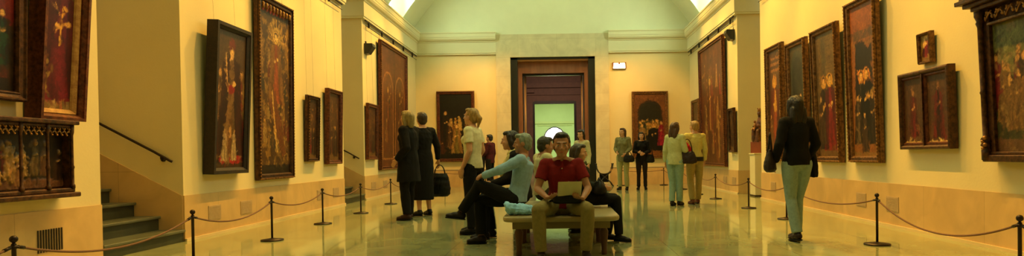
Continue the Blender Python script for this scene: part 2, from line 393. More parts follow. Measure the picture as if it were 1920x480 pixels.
# fan window at the far end
t = bpy.data.objects.new('window_20', None); C.objects.link(t); t.location = (-.32, Y3-.02, 2.55); struct(t)
b = BM(); c = b.verts.new((0, 0, 0)); arc = [b.verts.new((1.0*math.cos(a), 0, 1.15*math.sin(a))) for a in np.linspace(0, PI, 25)]
b.faces.new([c]+arc); bmesh.ops.solidify(b, geom=b.faces[:], thickness=.03); newmesh('glass_pane', b, emis('far_window_glass', (1, .93, .96), 1.25), t)
b = BM(); tube(b, [(1.0*math.cos(a), -.05, 1.15*math.sin(a)) for a in np.linspace(0, PI, 25)], .05, 8)
for x in (-.42, .42): tube(b, [(x, -.05, 0), (x, -.05, 1.05)], .022, 6)
tube(b, [(-1, -.05, .5), (1, -.05, .5)], .022, 6); tube(b, [(-.42, -.05, .98), (.42, -.05, .98)], .03, 6)
newmesh('window_frame', b, M['darkmetal'], t)

# picture rails under the cornices
def rail(name, x, y0, y1):
    b = BM(); tube(b, [(x, y0, CB-.03), (x, y1, CB-.03)], .018, 8); tube(b, [(x, y0, CB-.15), (x, y1, CB-.15)], .008, 6)
    for y in np.arange(y0+.3, y1, 1.2): box(b, x-.02, x+.02, y-.02, y+.02, CB-.16, CB)
    struct(newmesh(name, b, M['iron']))
rail('trim_16', WL+.06, MY1+.1, D-.1); rail('trim_17', WR-.06, RY1+.1, D-.1); rail('trim_18', WL+.06, NY1+.1, MY0-.1); rail('trim_19', WR-.06, -3, RY0-.1)

# vents
def vent_grille(y0, y1, side, label, slots):
    W = WL+.012 if side < 0 else WR-.012; s = -side
    if slots:
        t = thing('vent_grille', label, 'vent', (W, (y0+y1)/2, .30)); hw = (y1-y0)/2
        for k in range(10):
            b = BM(); yy = -hw+(y1-y0)*(k+.5)/10; tube(b, [(.003*s, yy, -.1), (.003*s, yy, .11)], .008, 6); newmesh('slot', b, M['slot'], t)
        return
    t = thing('vent_cover', label, 'vent', (W, (y0+y1)/2, .31)); hw = (y1-y0)/2
    b = BM(); box(b, min(0, s*.008), max(0, s*.008), -hw, hw, -.1, .1, bev=.002)
    newmesh('plate', b, M['grille'], t)
    b = BM()
    for k in range(9): box(b, min(s*.006, s*.011), max(s*.006, s*.011), -hw+.02, hw-.02, -.085+.02*k, -.075+.02*k)
    newmesh('louvre', b, M['grille'], t)
vent_grille(5.83, 6.14, -1, 'slotted grille in the marble dado left of the near stairs', True)
vent_grille(8.70, 9.02, -1, 'square vent cover in left dado, below the big black-framed panel', False)
vent_grille(9.58, 9.93, -1, 'square vent cover in left dado, between the two tallest left paintings', False)
vent_grille(12.62, 13.02, -1, 'square vent cover in left dado, below the gap between the two small panels', False)
vent_grille(13.51, 13.87, -1, 'square vent cover in left dado, last before the farther stair opening', False)
vent_grille(16.3, 16.7, -1, 'square vent cover in left dado just past the farther stair opening', False)
vent_grille(17.4, 17.8, -1, 'square vent cover in left dado under the big two-arched panel', False)
vent_grille(9.30, 9.60, 1, 'square vent cover in right dado, left of the nearest full rope post', False)
vent_grille(8.41, 8.73, 1, 'square vent cover in right dado, right of the nearest full rope post', False)
vent_grille(13.16, 13.46, 1, 'square vent cover in right dado just before the pedestal opening', False)
vent_grille(16.11, 16.46, 1, 'square vent cover in right dado, nearer of the pair past the pedestal', False)
vent_grille(16.98, 17.36, 1, 'square vent cover in right dado, farther of the pair past the pedestal', False)

# emergency light, loudspeakers
t = thing('emergency_light', 'small lit emergency light with a brown rim above right end painting', 'light', (2.10, D-.0, 4.02))
b = BM(); box(b, -.235, .235, -.07, 0, -.115, .115, bev=.012); newmesh('case', b, M['lampcase'], t)
b = BM(); pts = [(-.20, -.09), (.20, -.09), (.185, .085), (.03, .085), (.03, .04), (-.03, .04), (-.03, .085), (-.185, .085)]
f1 = [b.verts.new((x, -.072, z)) for x, z in pts]; f = b.faces.new(f1); bmesh.ops.solidify(b, geom=[f], thickness=.006)
bmesh.ops.recalc_face_normals(b, faces=b.faces); newmesh('lit_panel', b, M['lamp'], t)
def loudspeaker(x, y, z, s, label):
    t = thing('wall_loudspeaker', label, 'loudspeaker', (x, y, z))
    b = BM(); pr = [(0, -.13), (s*.10, -.12), (s*.22, .05), (s*.2, .13), (0, .13)]
    f1 = [b.verts.new((px, -.13, pz)) for px, pz in pr]; f2 = [b.verts.new((px, .13, pz)) for px, pz in pr]
    b.faces.new(f1); b.faces.new(f2[::-1])
    for k in range(5): b.faces.new((f1[k], f1[(k+1) % 5], f2[(k+1) % 5], f2[k]))
    bmesh.ops.recalc_face_normals(b, faces=b.faces); newmesh('cabinet', b, M['darkmetal'], t)
    b = BM(); box(b, -.02 if s > 0 else -.0, .02 if s > 0 else .02, -.04, .04, .13, .2); newmesh('bracket', b, M['iron'], t)
loudspeaker(WL, 16.05, 3.75, 1, 'small dark wedge loudspeaker high on the left wall')
loudspeaker(WR, 16.25, 4.0, -1, 'small dark wedge loudspeaker high on the right wall')
# ---------------------------------------------------------------- panel paintings
RNG = np.random.default_rng(5)
def lin(h): return np.array(srgb(h))
def vnoise(shape, cells, rng=RNG, oct=4):
    out = np.zeros(shape); amp = 1; tot = 0
    for o in range(oct):
        ny, nx = max(2, int(cells[0]*2**o)+2), max(2, int(cells[1]*2**o)+2)
        g = rng.random((ny, nx)); yy = np.linspace(0, ny-1.001, shape[0]); xx = np.linspace(0, nx-1.001, shape[1])
        y0 = yy.astype(int); x0 = xx.astype(int); fy = (yy-y0)[:, None]; fx = (xx-x0)[None]
        fy = fy*fy*(3-2*fy); fx = fx*fx*(3-2*fx)
        a = g[y0][:, x0]; b_ = g[y0][:, x0+1]; c = g[y0+1][:, x0]; d = g[y0+1][:, x0+1]
        out += amp*((a*(1-fx)+b_*fx)*(1-fy)+(c*(1-fx)+d*fx)*fy); tot += amp; amp *= .55
    return out/tot
class Pic:
    def __init__(s, w, h, bg, step=.0085, seed=1):
        s.w, s.h = w, h; s.nx = max(12, int(w/step)); s.ny = max(12, int(h/step)); s.rng = np.random.default_rng(seed)
        s.U, s.V = np.meshgrid(np.linspace(0, w, s.nx), np.linspace(0, h, s.ny)); s.img = np.zeros((s.ny, s.nx, 3)); s.img[:] = lin(bg); s.st = step
    def put(s, m, col, a=1):
        c = lin(col) if isinstance(col, str) else col; k = (np.clip(m, 0, 1)*a)[..., None]; s.img = s.img*(1-k)+c*k
    def mottle(s, amt=.4, cells=(8, 6), col=None, thr=None):
        n = vnoise((s.ny, s.nx), cells, s.rng)
        if col: s.put(np.clip((n-(thr or .5))*8, 0, 1), col, amt)
        else: s.img *= (1-amt+2*amt*n)[..., None]
    def mell(s, x, y, rx, ry, rot=0):
        X = s.U-x; Y = s.V-y; c, d = math.cos(rot), math.sin(rot); q = np.sqrt(((X*c+Y*d)/rx)**2+((-X*d+Y*c)/ry)**2)
        return np.clip((1-q)*min(rx, ry)/s.st+.5, 0, 1)
    def ell(s, x, y, rx, ry, col, a=1, rot=0): s.put(s.mell(x, y, rx, ry, rot), col, a)
    def mpoly(s, pts):
        m = np.zeros(s.U.shape, bool); n = len(pts)
        for i in range(n):
            (x0, y0), (x1, y1) = pts[i], pts[(i+1) % n]
            if y0 == y1: continue
            c = ((y0 > s.V) != (y1 > s.V)) & (s.U < (x1-x0)*(s.V-y0)/(y1-y0)+x0); m ^= c
        return m.astype(float)
    def poly(s, pts, col, a=1): s.put(s.mpoly(pts), col, a)
    def rect(s, x0, x1, y0, y1, col, a=1): s.put(((s.U >= x0) & (s.U <= x1) & (s.V >= y0) & (s.V <= y1)).astype(float), col, a)
    def ring(s, x, y, r, t, col, a=1):
        q = np.sqrt((s.U-x)**2+(s.V-y)**2); s.put(np.clip((t-np.abs(q-r))/s.st+.5, 0, 1), col, a)
    def arch(s, x, y0, y1, hw, col, a=1, inv=False):
        m = ((np.abs(s.U-x) < hw) & (s.V > y0) & (s.V < y1-hw)) | (((s.U-x)**2+(s.V-(y1-hw))**2 < hw*hw) & (s.V >= y1-hw))
        m = m.astype(float); s.put(1-m if inv else m, col, a)
    def fig(s, x, y, h, robe, cloak=None, skin='c89858', halo=None, hair='3a2012', lean=0, w=1, hands=True, belt=None, seated=False):
        hw = h*.15*w; hr = h*.062; top = y+h; nk = top-2.3*hr; lx = lean*h
        shape = [(x-hw*1.25, y), (x-hw*.95, y+h*.35), (x-hw*.62+lx*.6, y+h*.62), (x-hw*.72+lx*.8, nk-hr*.9), (x-hr*.6+lx, nk), (x+hr*.6+lx, nk), (x+hw*.72+lx*.8, nk-hr*.9), (x+hw*.66+lx*.6, y+h*.6), (x+hw*1.0, y+h*.32), (x+hw*1.35, y)]
        m = s.mpoly(shape)
        fold = .72+.35*np.sin((s.U-x)/(hw*.16)+2.2*np.sin((s.V-y)/(h*.16))+s.rng.random()*6)*np.clip(1-(s.V-y)/h, .15, 1)
        s.img = s.img*(1-m[..., None])+m[..., None]*(lin(robe)[None, None]*fold[..., None])
        if cloak:
            for sg in (-1, 1):
                cl = [(x+sg*hw*1.4, y), (x+sg*hw*.55, y+h*.02), (x+sg*hw*.3, y+h*.45), (x+sg*hr*.5+lx, nk), (x+sg*hw*.82+lx*.8, nk-hr), (x+sg*hw*.95, y+h*.45)]
                mm = s.mpoly(cl); s.img = s.img*(1-mm[..., None])+mm[..., None]*(lin(cloak)[None, None]*(fold*.9)[..., None])
        if hands:
            s.ell(x-hw*.2+lx*.6, y+h*.6, hr*.5, hr*.35, skin); s.ell(x+hw*.25+lx*.6, y+h*.63, hr*.5, hr*.35, skin)
        hy = top-hr*1.1
        if halo: s.ell(x+lx, hy+hr*.1, hr*1.55, hr*1.6, halo, .9); s.ring(x+lx, hy+hr*.1, hr*1.55, h*.006, '5a3410', .8)
        s.ell(x+lx, hy+hr*.22, hr*.98, hr*1.15, hair); s.ell(x+lx, hy-hr*.08, hr*.72, hr*.98, skin)
        s.ell(x+lx-hr*.26, hy+hr*.02, hr*.13, hr*.09, '3a1c0c', .8); s.ell(x+lx+hr*.26, hy+hr*.02, hr*.13, hr*.09, '3a1c0c', .8); s.ell(x+lx, hy-hr*.5, hr*.22, hr*.07, '6e2418', .7)
    def nude(s, x, y, h, skin='d8b06a'):
        hr = h*.065
        for sg in (-1, 1):
            s.poly([(x+sg*h*.015, y), (x+sg*h*.055, y), (x+sg*h*.095, y+h*.5), (x, y+h*.5)], skin)
            s.poly([(x+sg*h*.09, y+h*.80), (x+sg*h*.13, y+h*.78), (x+sg*h*.10, y+h*.55), (x+sg*h*.04, y+h*.50), (x+sg*h*.08, y+h*.58)], skin)
        s.poly([(x-h*.09, y+h*.46), (x-h*.10, y+h*.82), (x, y+h*.86), (x+h*.10, y+h*.82), (x+h*.09, y+h*.46)], skin)
        s.rect(x-h*.09, x+h*.09, y+h*.46, y+h*.54, 'cabf9a', .9)
        s.ell(x, y+h*.93, hr*.8, hr*1.1, '5c3818'); s.ell(x, y+h*.925, hr*.6, hr*.9, skin)
    def crowd(s, x0, x1, y0, y1, n, h, cols, skin='b98546', gold=0):
        pts = sorted([(s.rng.uniform(x0, x1), s.rng.uniform(y0, y1)) for _ in range(n)], key=lambda p: -p[1])
        for x, y in pts:
            s.fig(x, y, h*s.rng.uniform(.85, 1.12), cols[s.rng.integers(len(cols))], skin=skin, halo='c08a2c' if s.rng.random() < gold else None, hair=['3a2012', '6a4420', '1c120a'][s.rng.integers(3)], lean=s.rng.uniform(-.05, .05))
    def strokes(s, n, rmin, rmax, lo=.45, hi=1.9, jit=.05):
        img = s.img; R_ = s.rng
        for _ in range(n):
            iy, ix = R_.integers(s.ny), R_.integers(s.nx); sy = np.clip(iy+int(R_.normal()*jit/s.st), 0, s.ny-1); sx = np.clip(ix+int(R_.normal()*jit/s.st), 0, s.nx-1)
            c = img[sy, sx]*R_.uniform(lo, hi)*np.array([1, R_.uniform(.88, 1.08), R_.uniform(.75, 1.1)]); a_, b_ = R_.uniform(rmin, rmax)/s.st, R_.uniform(rmin, rmax)*.4/s.st; a_ = max(a_, .8); b_ = max(b_, .6)
            w_ = int(a_)+2; y0, y1, x0, x1 = max(0, iy-w_), min(s.ny, iy+w_+1), max(0, ix-w_), min(s.nx, ix+w_+1); th = R_.uniform(.4, 2.7) if R_.random() < .75 else R_.uniform(0, 3.1)
            Y, X = np.ogrid[y0-iy:y1-iy, x0-ix:x1-ix]; q = ((X*math.cos(th)+Y*math.sin(th))/a_)**2+((Y*math.cos(th)-X*math.sin(th))/b_)**2
            m = (np.clip(1.4-q, 0, 1)*.75)[..., None]; img[y0:y1, x0:x1] = img[y0:y1, x0:x1]*(1-m)+c*m
    def finish(s, grain=.18):
        ar = s.w*s.h; s.strokes(int(min(2600, 420*ar)), .02, .05, .6, 1.35, .025); s.strokes(int(min(6000, 1100*ar)), .010, .024, .55, 1.6, .012); s.img *= .88
        s.img *= (1-grain+2*grain*s.rng.random((s.ny, s.nx)))[..., None]
        s.img *= (.86+.28*vnoise((s.ny, s.nx), (5, 4), s.rng))[..., None]; return s
def pigment(name, rough=.42, bump=0):
    m = bpy.data.materials.new(name); m.use_nodes = True; nt = m.node_tree; b = nt.nodes['Principled BSDF']
    a = nt.nodes.new('ShaderNodeVertexColor'); a.layer_name = 'pigment'; nt.links.new(a.outputs[0], b.inputs['Base Color'])
    b.inputs['Roughness'].default_value = rough; b.inputs['Specular IOR Level'].default_value = .35
    return m
M['pigment'] = pigment('painted_panel')
def frame_mat(name, c, c2, rough=.45, metal=.35): return mat(name, srgb(c), rough, metal, nscale=22, col2=srgb(c2), bump=.25, bscale=90)
M['f_dark'] = frame_mat('dark_gilt_frame', '5e3a1c', '2a170c')
M['f_gold'] = frame_mat('aged_gilt_frame', '8e6234', '442812')
M['f_red'] = frame_mat('red_brown_frame', '743e24', '3c1c10')
M['f_black'] = frame_mat('black_frame', '2a180e', '0c0806', .65, 0)
M['f_stud'] = frame_mat('gilt_beads', 'c08c46', '6a4420', .4, .5)
M['f_pale'] = frame_mat('pale_wood_mount', 'b08a4c', '8a6234', .6, 0)
def canvas(pic, parent, zoff, y, relief=0, name='painted_panel'):
    nx, ny = pic.nx, pic.ny
    X = pic.U-pic.w/2; Z = pic.V+zoff; Yv = np.full_like(X, y)
    if relief:
        lum = pic.img.mean(-1); Yv = Yv-relief*np.clip(lum/lum.max(), 0, 1)
    co = np.stack([X, Yv, Z], -1).reshape(-1, 3)
    i = np.arange(nx*ny).reshape(ny, nx); q = np.stack([i[:-1, :-1], i[:-1, 1:], i[1:, 1:], i[1:, :-1]], -1).reshape(-1, 4)
    # a back sheet gives the panel its thickness
    n0 = len(co); bx = pic.w/2; yb = y+.015
    co = np.vstack([co, [(-bx, yb, zoff), (bx, yb, zoff), (bx, yb, zoff+pic.h), (-bx, yb, zoff+pic.h)]])
    faces = np.vstack([q, [[n0+3, n0+2, n0+1, n0]]])
    me = bpy.data.meshes.new(name); me.from_pydata(co.tolist(), [], faces.tolist())
    ca = me.color_attributes.new('pigment', 'FLOAT_COLOR', 'POINT'); col = np.ones((len(co), 4)); col[:n0, :3] = np.clip(pic.img.reshape(-1, 3), 0, 1); col[n0:, :3] = .05
    ca.data.foreach_set('color', col.ravel()); me.materials.append(M['pigment'])
    if relief: me.polygons.foreach_set('use_smooth', [True]*len(me.polygons))
    o = bpy.data.objects.new(name, me); C.objects.link(o); o.parent = parent; return o
def ringframe(bm, w, h, prof, mi=0):
    """prof: (inset from outer edge, depth toward viewer); mitred corners; local x centred, z from 0"""
    L = []
    for u, d in prof:
        x = w/2-u; L.append([bm.verts.new(p) for p in ((-x, -d, u), (x, -d, u), (x, -d, h-u), (-x, -d, h-u))])
    for a, c in zip(L, L[1:]):
        for k in range(4):
            f = bm.faces.new((a[k], a[(k+1) % 4], c[(k+1) % 4], c[k])); f.material_index = mi
def beads(bm, w, h, u, d, r, step, mi=0):
    n = int((h-2*u)/step)
    for k in range(n+1):
        for sx in (-1, 1): sphere(bm, (sx*(w/2-u), -d, u+(h-2*u)*k/n), r, mi, 6)
    n = int((w-2*u)/step)
    for k in range(1, n):
        for z in (u, h-u): sphere(bm, (-w/2+u+(w-2*u)*k/n, -d, z), r, mi, 6)
def hang(parent, w, h, top_z, tilt):
    """two hanging wires up to the rail, in the parent's frame"""
    dz = 4.42-(parent.location.z+h*math.cos(tilt))
    if dz < .15: return
    for sx in (-.3, .3):
        b = BM(); y_top = -h*math.sin(tilt)*0
        p0 = Vector((sx*w, .01, h-.02)); R_ = Matrix.Rotation(-tilt, 3, 'X')
        p1 = p0+R_ @ Vector((0, h*math.sin(tilt)*.6, dz))
        tube(b, [p0, p1], .0012, 5); newmesh('hanging_wire', b, M['iron'], parent)
def painting(wall, y0, y1, zb, h, tilt, label, paint, fw=.09, depth=.10, style='f_dark', cat='painting', kind='plain', group=None, step=.0085, relief=0, wires=True, name='framed_painting', liner=None, seed=1, bg='2a1c10'):
    w = abs(y1-y0); c = (y0+y1)/2
    off = .012
    if wall == 'L': loc, rz = (WL+off, c, zb), PI/2
    elif wall == 'R': loc, rz = (WR-off, c, zb), -PI/2
    else: loc, rz = (c, D-off-.02, zb), 0
    t = thing(name, label, cat, loc, rz, group, tilt)
    b = BM(); d = depth
    prof = {'plain': [(0, 0), (0, d*.8), (.012, d), (fw*.3, d), (fw*.42, d*.84), (fw*.7, d*.74), (fw*.8, d*.82), (fw*.9, d*.80), (fw, d*.55), (fw, 0)],
            'step': [(0, 0), (0, d*.6), (.015, d*.62), (.02, d), (fw*.35, d), (fw*.4, d*.7), (fw*.62, d*.66), (fw*.68, d*.8), (fw*.86, d*.76), (fw, d*.45), (fw, 0)],
            'box': [(0, 0), (0, d), (fw*.55, d), (fw*.6, d*.9), (fw, d*.72), (fw, 0)]}[kind if kind in ('plain', 'step', 'box') else 'plain']
    ringframe(b, w, h, prof)
    if kind == 'step': beads(b, w, h, fw*.2, d*.98, min(.0105, fw*.11), .05, 1)
    newmesh('frame', b, M[style], t, mats=[M[style], M['f_stud']])
    q = fw
    if liner:
        b = BM(); ringframe(b, w-2*fw, h-2*fw, [(0, 0), (0, d*.6), (.012, d*.66), (liner*.8, d*.5), (liner, d*.4), (liner, 0)])
        o = newmesh('liner', b, M['f_pale'], t); o.location = (0, 0, fw); q = fw+liner
    P = Pic(w-2*q+.01, h-2*q+.01, bg, step, seed); paint(P); P.finish()
    canvas(P, t, q-.005, -d*(.62 if kind == 'box' and not liner else .38), relief)
    if wires and wall == 'L': hang(t, w, h, 0, tilt)
    return t
# --- what each panel shows (generic devotional scenes)
def p_l1(P):
    P.mottle(.3); w, h = P.w, P.h
    P.rect(0, w, h*.36, h, '5a1418'); P.mottle(.5, (9, 6), '7c2418', .55); P.poly([(w*.35, h*.55), (w*.8, h*.62), (w*.98, h), (w*.5, h)], 'a81c30', .8)
    P.fig(w*.90, h*.14, h*.30, '1c3c28', '20160e', skin='d8a860')
    P.fig(w*.66, h*.10, h*.36, 'd8a848', 'c07a30', skin='d8b068'); P.fig(w*.79, h*.10, h*.30, '5c1c20', '4a1818'); P.fig(w*.50, h*.08, h*.38, '8c5a2c', skin='d8a860')
    P.nude(w*.36, h*.08, h*.40, 'd09850'); P.fig(w*.18, h*.05, h*.4, '4a2014', '7c2020'); P.rect(0, w, 0, h*.07, '1c1008')
    P.crowd(0, w, h*.5, h*.7, 14, h*.14, ['6a2018', '30402a', '8c6a30', 'a85a28'])
def p_l2(P):
    w, h = P.w, P.h; P.mottle(.5, (8, 4)); P.mottle(.6, (20, 8), '6a6038', .52)
    for k in range(4): P.rect(w*(.02+.25*k), w*(.24+.25*k), 0, h*.06, ['8a6a40', 'a08050', '9a6038', '8a7048'][k])
    P.fig(w*.52, h*.05, h*.70, '6c1426', '4c1220', skin='d8a050', w=1.5, hair='b87c30', halo=None, lean=.05)
    P.poly([(w*.50, h*.36), (w*.56, h*.36), (w*.64, h*.56), (w*.60, h*.58)], 'd8a038'); P.poly([(w*.3, h*.62), (w*.34, h*.6), (w*.58, h*.5), (w*.56, h*.53)], 'c89858')
    for k in range(6): P.ell(w*.12, h*(.12+.035*k), .03, .02, ['8a6a30', '5a3018'][k % 2])
    P.ell(w*.62, h*.88, .03, .08, 'd8a040')
def p_l3(P):
    w, h = P.w, P.h; P.mottle(.5, (6, 20)); P.rect(0, w, 0, h*.14, '6a4630', .8)
    n = int(w/.3)
    cols = ['8a6038', '5a3c20', 'b08a50', '7c2424', '6a5430', 'a07c44', '3c281c']
    P.crowd(0, w, h*.04, h*.22, int(w*26), h*.55, cols, skin='c09450')
def p_l4(P):
    w, h = P.w, P.h; P.mottle(.4, (10, 5)); P.rect(0, w, h*.72, h, '5a4224', .6)
    for x, c in ((.14, '6a4a28'), (.86, '7a2c1c')): P.fig(w*x, h*.30, h*.42, c, '8a6a34', skin='c89454', halo='8a6a30')
    P.fig(w*.86, h*.04, h*.40, '8a5a34', '5c1814'); P.fig(w*.12, h*.04, h*.34, '140e0c', '0c0808', skin='b07a40')
    P.fig(w*.52, h*.08, h*.86, '8a6438', '401c10', skin='e0b060', halo=None, w=1.2); P.ell(w*.52, h*.9, .09, .10, '6a2c20'); P.ell(w*.52, h*.835, .05, .075, 'e0b068')
    P.rect(w*.46, w*.58, h*.10, h*.36, '5c3418', .8); P.rect(w*.48, w*.56, h*.22, h*.30, 'c08c50')
    P.poly([(w*.3, h*.84), (w*.33, h*.84), (w*.42, h*.56), (w*.40, h*.55)], 'c89c58'); P.ell(w*.52, h*.58, .10, .06, '8c1c18')
    for x in (.3, .45, .62, .8): P.ell(w*x, h*.06, .09, .06, 'a02020' if x != .45 else '7c5a34')
    for x in (.34, .66): P.fig(w*x, h*.05, h*.24, 'c0a070', skin='c89858')
def p_l5(P):
    w, h = P.w, P.h; P.mottle(.5, (20, 9)); P.mottle(.7, (34, 14), '9c7430', .52)
    P.rect(0, w, 0, h*.055, '1c1008'); P.rect(0, w, h*.93, h, '20140a')
    for k in range(7): P.rect(w*(.12+.11*k), w*(.17+.11*k), h*.945, h*.985, 'a8443c')
    P.crowd(w*.04, w*.96, h*.06, h*.75, 60, h*.12, ['7a5428', '4a2c14', '9a7030', '6c2818', '3c3420', 'a88444'], skin='c89850', gold=.25)
    for a in np.linspace(0, PI, 9): P.poly([(w*.56, h*.78), (w*.56+.32*math.cos(a+.05), h*.80+.36*math.sin(a+.05)), (w*.56+.32*math.cos(a-.05), h*.80+.36*math.sin(a-.05))], 'c89c48', .8)
    P.ell(w*.56, h*.82, .15, .16, 'b08c48'); P.fig(w*.54, h*.42, h*.42, 'a04c20', '8a5c28', skin='e0b868', halo='d8a848', w=1.3)
    P.poly([(w*.3, h*.42), (w*.5, h*.5), (w*.86, h*.12), (w*.72, h*.10)], '6c3c18'); P.poly([(w*.52, h*.16), (w*.56, h*.14), (w*.42, h*.5), (w*.38, h*.49)], 'd0a050')
def p_small(seed, red='7c2418', light='b08040'):
    def f(P):
        w, h = P.w, P.h; P.mottle(.4, (10, 6)); P.mottle(.5, (12, 6), '6a4424', .55); P.rect(0, w, 0, h*.1, '7a5a30', .7)
        P.crowd(w*.1, w*.9, h*.45, h*.7, 7, h*.2, ['5c3c20', '4a2c18', '7a4c24'], skin=light)
        P.fig(w*.35, h*.08, h*.42, red, '3c2014', skin=light); P.fig(w*.68, h*.06, h*.46, '4a3018', '2c1a10', skin=light)
    return f
def p_arches(P):
    w, h = P.w, P.h; P.mottle(.35, (10, 6))
    for cx, q in ((.27, 1), (.75, 1)):
        P.arch(w*cx, h*.06, h*.80, w*.21, 'a06430'); P.arch(w*cx, h*.07, h*.785, w*.185, '5a3018')
        for k in range(5): P.fig(w*(cx-.1+.05*k), h*(.1+.1*k % .5), h*.2, ['6c3418', '8a5428', '5c2414', '4a3a20'][k % 4], skin='c08c4c', halo='b07c34' if k % 2 else None)
        P.fig(w*cx, h*.40, h*.26, '8a4c24', '5c2c18', skin='c89450', halo='c08c3c')
    P.rect(w*.505, w*.525, 0, h, '2c1408'); P.mottle(.4, (18, 12), '7c4420', .58)
def p_end_left(P):
    w, h = P.w, P.h; P.mottle(.4)
    P.crowd(w*.05, w*.95, h*.02, h*.28, 12, h*.3, ['4a2818', '6c3420', '2c2414', '8a5c30'], skin='c89450')
    P.crowd(w*.30, w*.72, h*.42, h*.50, 9, h*.16, ['a87c38', '8a5c28', 'c8a050'], skin='e0b868', gold=.4)
    P.fig(w*.18, h*.28, h*.46, '1c1a12', '2c1c14'); P.fig(w*.30, h*.18, h*.38, '6a4a2c', '3a2416'); P.fig(w*.52, h*.08, h*.45, '7a6a30', 'a87c3c', skin='e0b060')
    P.rect(0, w, h*.80, h, '14140c', .9)
def p_end_right(P):
    w, h = P.w, P.h; P.mottle(.3, (8, 6)); P.arch(w*.5, 0, h*.90, w*.40, '2a1c10'); P.arch(w*.5, 0, h*.87, w*.34, '1c1a10')
    P.rect(w*.12, w*.88, h*.52, h*.57, '4a3c1e')
    P.crowd(w*.16, w*.84, h*.33, h*.36, 9, h*.22, ['a07c38', '7c5428', '3c4424', 'c8a45c'], skin='dca85c', gold=.5)
    P.rect(0, w, 0, h*.12, '8a5428', .7); P.fig(w*.24, h*.1, h*.42, 'b08850', '9a7848', skin='d8a860'); P.fig(w*.62, h*.08, h*.44, '100c0c', '0c0a0a', w=1.6, halo='c89440'); P.fig(w*.86, h*.16, h*.4, 'a01c38', '8c1830', w=.8)
def p_r2(P):
    w, h = P.w, P.h; P.mottle(.35, (9, 7)); P.mottle(.5, (14, 10), '8a4c20', .55)
    P.crowd(w*.06, w*.94, h*.04, h*.70, 34, h*.19, ['7a3c1c', '8a5c28', '9c3024', '5c3018', 'a87434'], skin='d09c50', gold=.2)
    P.fig(w*.42, h*.28, h*.46, 'b07030', '7c2c1c', skin='e0a850', halo='c08830'); P.rect(w*.35, w*.37, 0, h, '3c1c0c'); P.rect(w*.80, w*.82, 0, h, '3c1c0c')
def p_r4(P):
    w, h = P.w, P.h; P.mottle(.3, (10, 5))
    for z in (.80, .86, .91): P.rect(w*.18, w*.85, h*z, h*(z+.022), '9a6428')
    P.rect(w*.22, w*.8, h*.62, h*.80, '5a3c18'); P.fig(w*.46, h*.12, h*.62, 'a04820', '6c2c14', skin='e0a848', halo='d89030', w=1.4, hair='a06820')
    P.fig(w*.52, h*.42, h*.2, 'e0a040', skin='e8b860', halo='e0a040'); P.fig(w*.16, h*.1, h*.3, '7c5428'); P.fig(w*.84, h*.1, h*.34, '5c3418'); P.rect(0, w, 0, h*.1, '7c4c24', .8)
def p_r5(P):
    w, h = P.w, P.h; P.mottle(.3); P.arch(w*.5, 0, h*.96, w*.42, '3a3c30'); P.arch(w*.5, h*.2, h*.90, w*.32, '20241e'); P.mottle(.3, (16, 8), '4a4834', .55)
    P.fig(w*.3, h*.05, h*.5, '6a5030', '3a3020', skin='c09858'); P.fig(w*.68, h*.05, h*.52, '2c2018', '4a2018', skin='c09858'); P.rect(w*.16, w*.84, h*.5, h*.53, '7a6c48', .7)
def p_r6(P):
    w, h = P.w, P.h; P.mottle(.25, (6, 5))
    for k in range(15): P.rect(w*.55, w, h*(.3+.045*k), h*(.303+.045*k), '3c2816', .8)
    P.rect(0, w*.14, h*.1, h, '5a4426'); P.rect(w*.3, w*.5, h*.62, h*.96, '4a4430', .6); P.rect(0, w, 0, h*.14, '6a4c28')
    P.fig(w*.36, h*.06, h*.58, '241a12', '3c2818', skin='d8a050', halo='d0902c'); P.fig(w*.66, h*.05, h*.60, '8c1c20', '5c1418', skin='e0b060', halo='e0a034', w=1.2)
    P.fig(w*.2, h*.1, h*.4, '4a3420')
def p_r7(P):
    w, h = P.w, P.h; P.mottle(.3); P.rect(0, w, h*.80, h, '8c4c20'); P.rect(0, w, h*.775, h*.835, '5a4028'); P.mottle(.35, (14, 6), '8a4c20', .6)
    P.rect(0, w, h*.73, h*.75, '8a5c2c'); P.poly([(w*.2, h*.75), (w*.12, h*.1), (w*.9, h*.1), (w*.86, h*.74), (w*.72, h*.70), (w*.5, h*.77)], '241a14')
    P.fig(w*.40, h*.10, h*.46, '5c4a34', '2c2018', skin='e0b060', halo='e08c30'); P.fig(w*.62, h*.09, h*.48, '15110f', '0e0c0c', skin='e0a850', halo='e89434', w=1.3)
    P.fig(w*.82, h*.08, h*.34, '2c2018'); P.fig(w*.24, h*.08, h*.33, '6a5438', '3a2a1a'); P.fig(w*.5, h*.03, h*.26, '4a3020'); P.rect(0, w, 0, h*.03, '8a6434')
def p_diptych(side):
    def f(P):
        w, h = P.w, P.h; P.mottle(.3, (10, 8)); P.rect(0, w, 0, h*.24, '5c3c24')
        for k in range(6): P.ell(w*P.rng.random(), h*.2*P.rng.random(), .02, .012, '2c1a10')
        P.mottle(.35, (14, 10), '6c4a2c', .58)
        if side == 0: P.fig(w*.48, h*.10, h*.72, '6a1c1c', '5c2418', skin='b07c48', w=.9)
        else: P.fig(w*.5, h*.06, h*.82, '2c120e', '6c1c18', skin='b07c48', w=.9)
        P.rect(0, w, 0, h*.025, 'd8b468'); 
    return f
def p_r9(P):
    w, h = P.w, P.h; P.mottle(.3); P.fig(w*.5, h*.05, h*.9, '8c1c24', '5c1c18', skin='e0b060', w=1.9, hair='7c5428'); P.ell(w*.5, h*.78, .04, .055, 'e8b868'); P.rect(0, w, 0, h*.16, '9c7838', .8)
